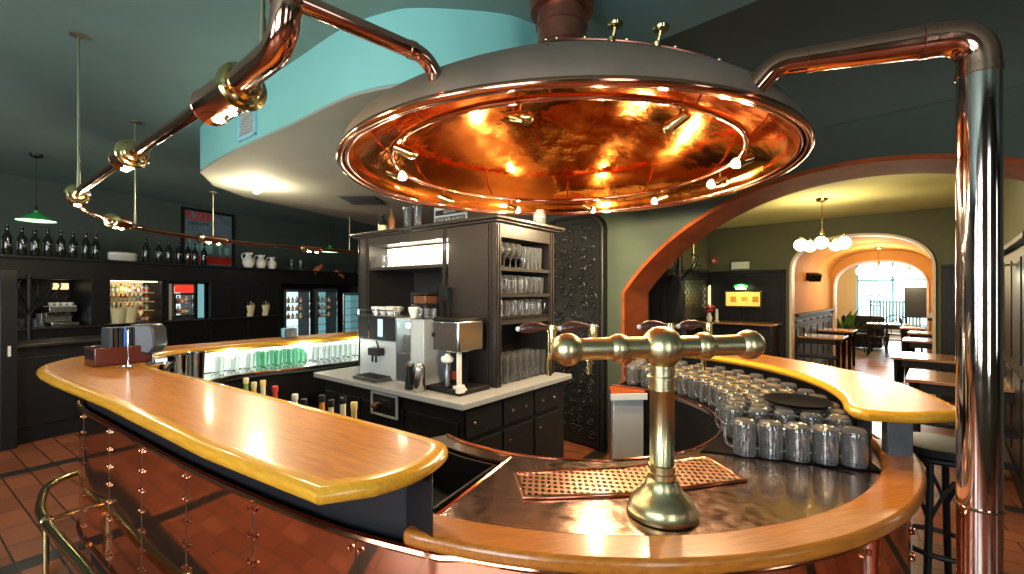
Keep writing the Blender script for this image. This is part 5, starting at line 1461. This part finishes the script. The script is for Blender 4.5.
# ------------------------------------------------------------------ dining rooms beyond the arch
uang = math.atan2(U.y, U.x)
def table_proto(w, d, name='dining_table', top='table_wood'):
    t = thing(name, 'x', 'table')
    mb = MB(); mb.box((0, 0, .735), (w, d, .03)); make('tabletop', mb, top, t, bevel=.006, local=True)
    make('apron', MB().box((0, 0, .675), (w - .12, d - .12, .09)), 'black_wood', t, local=True)
    for sx_ in (-1, 1):
        for sy in (-1, 1):
            make('leg', MB().tube([(sx_ * (w / 2 - .06), sy * (d / 2 - .06), .72), (sx_ * (w / 2 - .06), sy * (d / 2 - .06), .002)], [.035, .024], 4), 'black_wood', t, local=True)
    return Proto(t)
def chair_proto():
    t = thing('dining_chair', 'x', 'chair')
    make('seat', MB().lathe([(.19, -.02), (.20, -.01), (.20, .01), (.18, .016), (0, .012)], (0, 0, .455), 28), 'black_wood', t, local=True)
    for sx_ in (-1, 1):
        make('leg', MB().tube([(sx_ * .14, -.13, .44), (sx_ * .18, -.18, .002)], [.016, .012], 8), 'black', t, local=True)
        make('leg', MB().tube([(sx_ * .13, .14, .44), (sx_ * .18, .20, .002)], [.016, .012], 8), 'black', t, local=True)
    make('back_frame', MB().tube(smooth([(-.15, .15, .44), (-.19, .19, .70), (-.17, .22, .86), (0, .235, .93), (.17, .22, .86), (.19, .19, .70), (.15, .15, .44)], 5), .014, 8), 'black', t, local=True)
    make('back_loop', MB().tube(smooth([(-.08, .15, .45), (-.11, .19, .70), (0, .22, .82), (.11, .19, .70), (.08, .15, .45)], 5), .010, 8), 'black', t, local=True)
    make('seat_ring', MB().circle((0, 0, .30), .145, .009, 28, 6), 'black', t, local=True)
    return Proto(t)
TB, CH = table_proto(.95, .72), chair_proto()
TS = table_proto(.80, .70)
def place(proto, s, n, rz, lab, cat, grp): p = A1(s, n); return proto.put((p.x, p.y, 0), uang + rz, lab, cat, grp)
# right hand row against the right wall; positions measured along (s) and across (n)
def sn(px, py, z=.75):
    p = Vector(P(px, py, z)) - J; return p.dot(U), p.dot(N)
s_, n_ = sn(902, 378); place(TS, s_ + .42, n_ + .34, 0, 'nearest dining table right of the arch, its corner just above the bar tip', 'table', 'dining tables on the right')
s_, n_ = sn(889, 356.5); place(TB, s_ + .49, n_ + .35, 0, 'second dining table from the bar on the right hand side', 'table', 'dining tables on the right')
s_, n_ = sn(900, 340); place(TS, s_ + .42, n_ + .35, 0, 'third dining table on the right, at the mouth of the passage', 'table', 'dining tables on the right')
s_, n_ = sn(906, 332.5); place(TS, s_ + .42, n_ + .33, 0, 'fourth dining table on the right, inside the passage', 'table', 'dining tables on the right')
s_, n_ = sn(898, 327.5); place(TS, s_ + .42, n_ + .33, 0, 'farthest dining table on the right, beyond the passage', 'table', 'dining tables on the right')
s_, n_ = sn(841, 338.5); place(TB, s_ - .46, n_ + .33, 0, 'dining table at the left of the passage mouth, the nearer one', 'table', 'dining tables on the left')
s_, n_ = sn(853, 331.5); place(TS, s_ - .40, n_ + .33, 0, 'dining table at the left inside the passage, the farther one', 'table', 'dining tables on the left')
p = Vector(P(888, 323.5, .75)); q = p - J; st, nt_ = q.dot(U), q.dot(N); place(TS, st, nt_, 0, 'dining table in the middle of the bright far room', 'table', 'tables in the far room')
for k, (ds, dn, r) in enumerate(((-.15, -.60, PI), (.45, .0, -PI / 2 + PI), (-.62, .1, PI / 2), (.1, .62, 0))):
    place(CH, st + ds, nt_ + dn, r, 'black bentwood chair at the table in the far room, %s' % ('nearest side', 'right side', 'left side', 'window side')[k], 'chair', 'chairs in the far room')
s_, n_ = sn(902, 378)
BN = thing('bench', 'x', 'bench')
make('seat', MB().box((0, 0, .435), (.80, .30, .035)), 'black_wood', BN, bevel=.006, local=True)
for sx_ in (-1, 1): make('leg', MB().box((sx_ * .33, 0, .209), (.04, .26, .418)), 'black_wood', BN, local=True)
make('stretcher', MB().box((0, 0, .16), (.62, .03, .05)), 'black_wood', BN, local=True)
BN = Proto(BN)
place(BN, s_ + .42, n_ - .12, 0, 'black bench tucked under the near side of the nearest right hand table', 'bench', 'benches at the tables')
s_, n_ = sn(889, 356.5)
place(BN, s_ + .50, n_ - .10, 0, 'black bench between the two nearest right hand tables', 'bench', 'benches at the tables')
s_, n_ = sn(841, 338.5); place(BN, s_ - .45, n_ - .10, 0, 'black bench in front of the left passage table', 'bench', 'benches at the tables')
# sideboard by the back wall
c = A1(-.42, 4.55)
t = thing('sideboard', 'dark sideboard with red-brown top under the lit picture', 'sideboard', (c.x, c.y, 0))
M_ = Matrix.Translation((c.x, c.y, 0)) @ Matrix.Rotation(uang, 4, 'Z')
make('body', MB(M_).box((0, .02, .49), (1.16, .46, .94)), 'black_wood', t, bevel=.004)
make('top', MB(M_).box((0, 0, .985), (1.26, .54, .03)), 'table_wood', t, bevel=.006)
for x in (-.38, 0, .38): 
    d = make('door', MB(M_).box((x, -.218, .5), (.34, .018, .78)), 'black_paint', t, bevel=.004); make('knob', MB(M_).ball((x + .13, -.235, .55), .012, 8), 'brass', d)
q = M_ @ Vector((-.44, -.05, 1.0005))
t = thing('flower_vase', 'white vase with red flowers at the left end of the sideboard', 'vase', tuple(q))
make('vase_body', MB().lathe([(0, 0), (.04, 0), (.055, .06), (.03, .13), (.035, .15), (.03, .15), (0, .12)], tuple(q), 18, cap=False), 'porcelain', t)
mb = MB(); rr = random.Random(4)
for k in range(16):
    a = rr.uniform(0, 6.28); r = rr.uniform(0, .09); mb.ball(q + Vector((r * math.cos(a), r * math.sin(a), .19 + rr.uniform(-.03, .09))), .026, 8)
make('blossoms', mb, 'red', t)
mb = MB(); 
for k in range(8):
    a = k * .8; mb.tube([q + Vector((0, 0, .10)), q + Vector((.06 * math.cos(a), .06 * math.sin(a), .2))], .004, 5)
make('stems', mb, 'leaf', t)
t = thing('candle', 'slim white pillar standing beside the red flowers', 'candle', tuple(q + Vector((.10, -.08, 0))))
cq = q + Vector((.10, -.08, 0)); make('wax', MB().cyl(cq, cq + Vector((0, 0, .22)), .028, .024), 'porcelain', t); make('candle_foot', MB().lathe([(.045, 0), (.045, .008), (.03, .014)], cq, 16), 'porcelain', t)
# picture with its lamp, exit sign
def wall2(s, z, n=4.93): return (*A1(s, n), z)
t = thing('framed_picture', 'wide yellow picture with lamp light put into its canvas on the dark panelling', 'picture', wall2(-.42, 1.27, 4.90))
a_, b_ = A1(-.72, 4.905), A1(-.12, 4.905)
make('frame', MB().span(a_, b_, .03, 1.25, 1.54), 'brass', t, bevel=.004)
make('canvas', MB().span(A1(-.70, 4.886), A1(-.14, 4.886), .006, 1.27, 1.52), 'picture_own_glow', t)  # lamp light on the picture is put into the canvas as emission
mb = MB()
for k in range(3): mb.span(A1(-.62 + k * .18, 4.882), A1(-.52 + k * .18, 4.882), .003, 1.34 + .02 * (k % 2), 1.44)
make('drawing', mb, 'liquor_amber', t)
t = thing('picture_lamp', 'green glass picture lamp above the yellow picture', 'lamp', wall2(-.42, 1.58, 4.85))
mb = MB(M := Matrix.Translation(wall2(-.42, 1.60, 4.80)) @ Matrix.Rotation(uang, 4, 'Z')); mb.tube([(-.11, 0, 0), (-.10, 0, .03), (0, 0, .045), (.10, 0, .03), (.11, 0, 0)], [.02, .03, .034, .03, .02], 12); make('shade', mb, 'green_shade', t)
mb = MB(M); mb.tube([(0, .0, .03), (0, .06, .06), (0, .12, .04)], .006, 8); make('arm', mb, 'brass', t)
make('tube', MB(M).tube([(-.08, -.01, -.022), (.08, -.01, -.022)], .012, 8), 'globe', t)
lamp('picture_glow', (*A1(-.42, 4.72), 1.60), 4, (.9, 1, .55), .03)
t = thing('exit_sign', 'small pale lit box sign on the wall above the panelling', 'sign', wall2(-.47, 1.96, 4.93)); 
make('sign_box', MB().span(A1(-.62, 4.94), A1(-.34, 4.94), .05, 1.94, 2.05), 'exit_sign', t, bevel=.005)
make('sign_edge', MB().span(A1(-.63, 4.955), A1(-.33, 4.955), .03, 1.93, 2.06), 'white', t)
t = thing('call_point', 'small dark red box on the wall left of the pale sign', 'box', wall2(-.95, 2.05)); make('case', MB().span(A1(-.98, 4.95), A1(-.88, 4.95), .05, 2.05, 2.15), 'red', t, bevel=.004); make('button', MB().span(A1(-.95, 4.92), A1(-.91, 4.92), .01, 2.08, 2.12), 'white', t)
# lattice window on the left wall of the second room
t = thing('lattice_mirror', 'dark leaded mirror with small brick pattern on the left wall beyond the arch', 'mirror', (*A1(-1.03, 4.3), 1.05))
make('mirror_glass', MB().span(A1(-1.03, 3.85), A1(-1.03, 4.78), .008, 1.06, 1.72), 'dark_steel', t)
mb = MB()
for k in range(12): mb.span(A1(-1.022, 3.85), A1(-1.022, 4.78), .008, 1.06 + k * .06, 1.066 + k * .06)
for k in range(12):
    for j in range(6):
        n0 = 3.87 + j * .16 + (.08 if k % 2 else 0)
        if n0 < 4.77: mb.span(A1(-1.022, n0), A1(-1.022, n0 + .008), .008, 1.06 + k * .06, 1.12 + k * .06 if k < 11 else 1.72)
make('lead_lattice', mb, 'olive_wall', t)
t = thing('wall_sconce', 'narrow upright glowing wall light beside the leaded mirror', 'light', (*A1(-.98, 4.88), 1.2)); make('glass_tube', MB().cyl((*A1(-.99, 4.87), 1.22), (*A1(-.99, 4.87), 1.62), .025), 'wall_sconce', t)
mb = MB(); mb.cyl((*A1(-.99, 4.87), 1.19), (*A1(-.99, 4.87), 1.22), .03); mb.cyl((*A1(-.99, 4.87), 1.62), (*A1(-.99, 4.87), 1.65), .03); mb.span(A1(-1.03, 4.87), A1(-.99, 4.87), .02, 1.40, 1.43); make('fittings', mb, 'brass', t)
# coat stand with coats
c = A1(-.42, 2.2)
coat_tree(c.x, c.y, 2.05, 'tall black coat stand with hooks just inside the arch on the left')
def coat(s, n, z0, z1, w, m, lab, amp=.03):
    p = A1(s, n); t = thing('coat', lab, 'coat', (p.x, p.y, z0), None); mb = MB(); L_ = []
    rr = random.Random(int(s * 100) & 255)
    for k in range(10):
        u = k / 9; z = z1 + (z0 - z1) * u; ww = w * (.45 + .55 * min(1, u * 3.2)) * (1 - .15 * u * (u < .99)); dd = .10 + .05 * u
        L_.append([(p.x + ww * math.cos(a) * (1 + amp * math.sin(a * 7 + k * .3)) * .5, p.y + dd * math.sin(a) * (1 + .15 * math.sin(a * 5 + k)), z) for a in [j * 2 * PI / 28 for j in range(28)]])
    mb.rings(L_); make('garment', mb, m, t, ang=60)
    mb = MB(); mb.tube([(p.x - w * .42, p.y, z1 - .12), (p.x - w * .5, p.y - .03, z1 - .4), (p.x - w * .46, p.y - .05, z1 - .68)], [.05, .055, .045], 10); make('sleeve', mb, m, t)
    mb = MB(); mb.circle((p.x, p.y, z1), w * .20, .022, 20, 6); make('collar', mb, m, t)
coat(-.56, 1.95, .85, 1.85, .42, 'cloth_dark', 'long black coat hanging on the stand beyond the arch jamb')
coat(-.38, 1.98, .95, 1.72, .30, 'cloth_dark', 'shorter black jacket hanging nearest the pole of the coat stand')
coat(-.82, 2.05, .9, 1.62, .30, 'cloth_tan', 'mustard coat hanging beside the arch jamb')
# wooden post with lit top
t = thing('door_bolt_rod', 'slim pale rod hanging in front of the dark wall above the coat stand', 'rod', (*A1(-.36, 2.55), 1.75)); make('rod', MB().cyl((*A1(-.36, 2.55), 1.88), (*A1(-.36, 2.55), 2.69), .012), 'brass', t); make('rod_end', MB().cyl((*A1(-.36, 2.55), 1.86), (*A1(-.36, 2.55), 2.02), .018), 'cream', t)
# chandeliers
def chandelier(c, z, H, R_, n, lab, gm='globe', power=30, r=.075):
    t = thing('chandelier', lab, 'chandelier', (c.x, c.y, z))
    mb = MB(); mb.cyl((c.x, c.y, z + .06), (c.x, c.y, H), .009, seg=8); mb.lathe([(.07, -.001), (.065, -.03), (.02, -.05)], (c.x, c.y, H), 20); mb.lathe([(0, 0), (.03, .02), (.045, .06), (.03, .10), (.015, .16)], (c.x, c.y, z + .02), 16)
    make('stem', mb, 'brass', t)
    for k in range(n):
        a = k * 2 * PI / n + .3; ca, sa = math.cos(a), math.sin(a)
        ar = make('arm', MB().tube(smooth([(c.x + ca * .03, c.y + sa * .03, z + .08), (c.x + ca * R_ * .5, c.y + sa * R_ * .5, z + .02), (c.x + ca * R_, c.y + sa * R_, z + .10), (c.x + ca * R_, c.y + sa * R_, z + .055)], 5), .009, 8), 'brass', t)
        make('glass_globe', MB().ball((c.x + ca * R_, c.y + sa * R_, z), r, 18), gm, ar)
        make('globe_cap', MB().lathe([(.022, 0), (.03, -.012), (.02, .012)], (c.x + ca * R_, c.y + sa * R_, z + r * .95), 12), 'brass', ar)
    lamp('chandelier_glow', (c.x, c.y, z - .16), power, (1, .80, .45), .12)
    lamp('chandelier_glow', (c.x, c.y, z + .28), power * .5, (1, .80, .45), .10)
chandelier(A1(1.06, 3.05), 2.12, H2, .235, 5, 'brass chandelier with five glowing glass globes beyond the big arch', 'globe', 50)
chandelier(A1(1.25, 7.6), 1.93, 2.40, .28, 5, 'farther glowing chandelier at the end of the passage', 'globe_far', 45, .095)
chandelier(A1(1.5, 12.5), 2.05, 2.69, .30, 6, 'brightest chandelier in the far room by the window', 'globe_far', 120, .085)
lamp('passage_glow', (*A1(1.2, 6.4), 2.1), 22, (1, .74, .38), .15)
# loudspeaker
c = A1(.40, 6.3)
t = thing('loudspeaker', 'small black loudspeaker on the orange passage wall', 'speaker', (c.x, c.y, 1.72))
M_ = Matrix.Translation((c.x, c.y, 1.80)) @ Matrix.Rotation(uang + .7, 4, 'Z') @ Matrix.Rotation(.3, 4, 'X')
make('case', MB(M_).box((0, 0, 0), (.22, .15, .15)), 'black', t, bevel=.015); make('grille', MB(M_).box((0, -.078, 0), (.19, .006, .12)), 'black_rubber', t); make('bracket', MB().cyl((*A1(.31, 6.38), 1.84), (c.x, c.y, 1.82), .012), 'black', t)
# far room: plant, sofa, panel, radiator, shelf stand
def blade(mb, o, a, L_, bend, w):
    pts = []; d = Vector((math.cos(a), math.sin(a), 0))
    rows = []
    for k in range(6):
        u = k / 5; c = o + d * (L_ * bend * u) + Vector((0, 0, L_ * (u - .45 * bend * u * u)))
        ww = w * math.sin(PI * (.12 + .85 * u)); s = Vector((-d.y, d.x, 0)) * ww; rows.append([c - s, c + Vector((0, 0, ww * .3)), c + s])
    V = [[mb.v(p) for p in r] for r in rows]
    for A_, B_ in zip(V, V[1:]):
        for i in range(2): mb.f([A_[i], A_[i + 1], B_[i + 1], B_[i]])
def plant(c, z, sc, lab):
    t = thing('potted_plant', lab, 'plant', (c.x, c.y, z)); o = Vector((c.x, c.y, z))
    make('pot', MB().lathe([(0, 0), (.12 * sc, 0), (.17 * sc, .28 * sc), (.18 * sc, .30 * sc), (.15 * sc, .30 * sc), (0, .26 * sc)], (c.x, c.y, z), 20, cap=False), 'terracotta', t)
    mb = MB(); rr = random.Random(9)
    for k in range(46): blade(mb, o + Vector((0, 0, .26 * sc)), rr.uniform(0, 6.28), rr.uniform(.45, .95) * sc, rr.uniform(.3, .95), .05 * sc)
    make('leaves', mb, 'leaf', t)
plant(A1(.40, 9.7), 0, 1.1, 'big leafy potted plant at the left of the far room')
c = A1(.55, 11.6)
t = thing('sofa', 'black leather armchair beside the plant in the far room', 'sofa', (c.x, c.y, 0)); M_ = Matrix.Translation((c.x, c.y, 0)) @ Matrix.Rotation(uang, 4, 'Z')
make('seat', MB(M_).box((0, 0, .24), (.95, .8, .36)), 'black', t, bevel=.05); make('backrest', MB(M_).box((0, .36, .62), (.95, .2, .5)), 'black', t, bevel=.06)
for s in (-1, 1): make('armrest', MB(M_).box((s * .44, -.02, .50), (.16, .8, .30)), 'black', t, bevel=.05)
c = A1(1.78, 13.5)
t = thing('partition_screen', 'dark upright partition board in front of the far window', 'screen', (c.x, c.y, 0)); make('board', MB().span(A1(1.35, 13.5), A1(2.7, 13.5), .05, .78, 1.66), 'black_paint', t, bevel=.006)
mb = MB(); mb.span(A1(1.36, 13.5), A1(1.42, 13.5), .05, 0, .8); mb.span(A1(2.6, 13.5), A1(2.66, 13.5), .05, 0, .8); make('legs', mb, 'black', t)
t = thing('radiator', 'blue ribbed radiator below the far window', 'radiator', (*A1(1.0, 16.3), .1)); mb = MB()
for k in range(16): mb.span(A1(.30 + k * .085, 16.35), A1(.36 + k * .085, 16.35), .08, .30, 1.25)
make('ribs', mb, 'light_blue', t, bevel=.01); mb = MB(); mb.span(A1(.3, 16.35), A1(1.62, 16.35), .04, .35, .40); mb.span(A1(.3, 16.35), A1(1.62, 16.35), .04, 1.15, 1.2); mb.span(A1(.4, 16.35), A1(.45, 16.35), .05, 0, .32); mb.span(A1(1.5, 16.35), A1(1.55, 16.35), .05, 0, .32); make('manifold', mb, 'blue', t)
t = thing('magazine_stand', 'thin black rack with round shelves in front of the far window', 'rack', (*A1(.62, 14.4), 0)); mb = MB(); c = A1(.62, 14.4)
for dx in (-.14, .14): mb.cyl((c.x + dx, c.y, 0), (c.x + dx, c.y, 1.75), .014, seg=8)
make('posts', mb, 'black', t)
mb = MB()
for z in (.4, .75, 1.1, 1.4, 1.7): make('shelf', MB().lathe([(.20, 0), (.20, .02)], (c.x, c.y, z), 20), 'black', t)
# small bottles on the passage table, frame on right wall
for k in range(3):
    s0, n0 = sn(841, 338.5); p = A1(s0 - .75 + .09 * k, n0 + .45); GH.put((p.x, p.y, .7505), 0, 'glass on the left passage table, %s from the left' % ORD[k], 'glass', 'glasses on the passage table')
t = thing('framed_picture', 'dark framed picture on the olive wall at the right edge of the view', 'picture', (*A1(2.57, 1.05), 2.0))
mb = MB(); a_, b_ = A1(2.595, .52), A1(2.595, .98)
mb.span(a_, b_, .025, 1.98, 2.36); make('frame', mb, 'black_wood', t, bevel=.004); make('print', MB().span(a_ + N * .04 - U * .014, b_ - N * .04 - U * .014, .004, 2.02, 2.32), 'olive_wall', t)
lamp('room_glow', (*A1(1.9, 1.6), 2.3), 12, (1, .85, .55), .15)
# green glass wall lamp on the right wall
t = thing('wall_lamp', 'green glass wall lamp glowing on the panelling right of the copper pipe', 'lamp', (*A1(2.50, 1.5), 1.66))
M = Matrix.Translation((*A1(2.48, 1.55), 1.70)) @ Matrix.Rotation(uang + PI / 2, 4, 'Z')
make('shade', MB(M).tube([(-.16, 0, 0), (-.15, 0, .03), (0, 0, .045), (.15, 0, .03), (.16, 0, 0)], [.02, .03, .034, .03, .02], 12), 'green_shade', t); make('tube', MB(M).tube([(-.12, 0, -.02), (.12, 0, -.02)], .012, 8), 'shade_under', t)
make('arm', MB().cyl((*A1(2.60, 1.55), 1.74), (*A1(2.49, 1.55), 1.73), .008), 'brass', t)
lamp('wall_glow', (*A1(2.40, 1.55), 1.64), 2.5, (.8, 1, .6), .04)
# ------------------------------------------------------------------ light and camera
w = bpy.data.worlds.new('World'); S.world = w; w.use_nodes = True
w.node_tree.nodes['Background'].inputs[0].default_value = (.55, .75, .8, 1); w.node_tree.nodes['Background'].inputs[1].default_value = .15
# daylight that enters by the windows behind the camera
for i, (a, b) in enumerate(wins):
    lamp('daylight', ((a + b) / 2, -2.42, 1.75), (125, 100, 12, 8)[i], (.86, .95, 1), kind='AREA', rot=(PI / 2, 0, 0), size=(b - a, 1.8))
# daylight from the far window into the dining rooms
c = A1(1.4, 16.4); dvec = -N
lamp_dir('far_daylight', (c.x, c.y, 1.6), (c.x - N.x, c.y - N.y, 1.45), 260, (.85, .95, 1), size=(2.6, 2.0))
p = Vector((.50, 3.16, 2.02)); lamp_dir('added_wall_wash', p, (.72, 4.4, 1.45), 130, (1, .80, .42), kind='SPOT', spot=1.5, blend=.8, r=.03)
# extra spot added under the hood ring to brighten the wall between carved door and arch
cam = bpy.data.cameras.new('Camera'); co = bpy.data.objects.new('Camera', cam); COL.objects.link(co)
co.location = (0, 0, EYE); co.rotation_euler = (PI / 2, 0, 0)
cam.sensor_width = 36; cam.lens = FPX / 1024 * 36; cam.shift_y = 5 / 1024; cam.clip_start = .05; cam.clip_end = 100
S.camera = co
S.view_settings.view_transform = 'Standard'; S.view_settings.look = 'None'; S.view_settings.gamma = 1; S.view_settings.use_curve_mapping = False
S.view_settings.exposure = 0.0
cy_ = S.cycles
cy_.max_bounces = 10; cy_.diffuse_bounces = 3; cy_.glossy_bounces = 5; cy_.transmission_bounces = 10; cy_.transparent_max_bounces = 8
cy_.caustics_reflective = False; cy_.caustics_refractive = False; cy_.sample_clamp_indirect = 4; cy_.sample_clamp_direct = 0
cy_.blur_glossy = .5
cy_.use_denoising = True
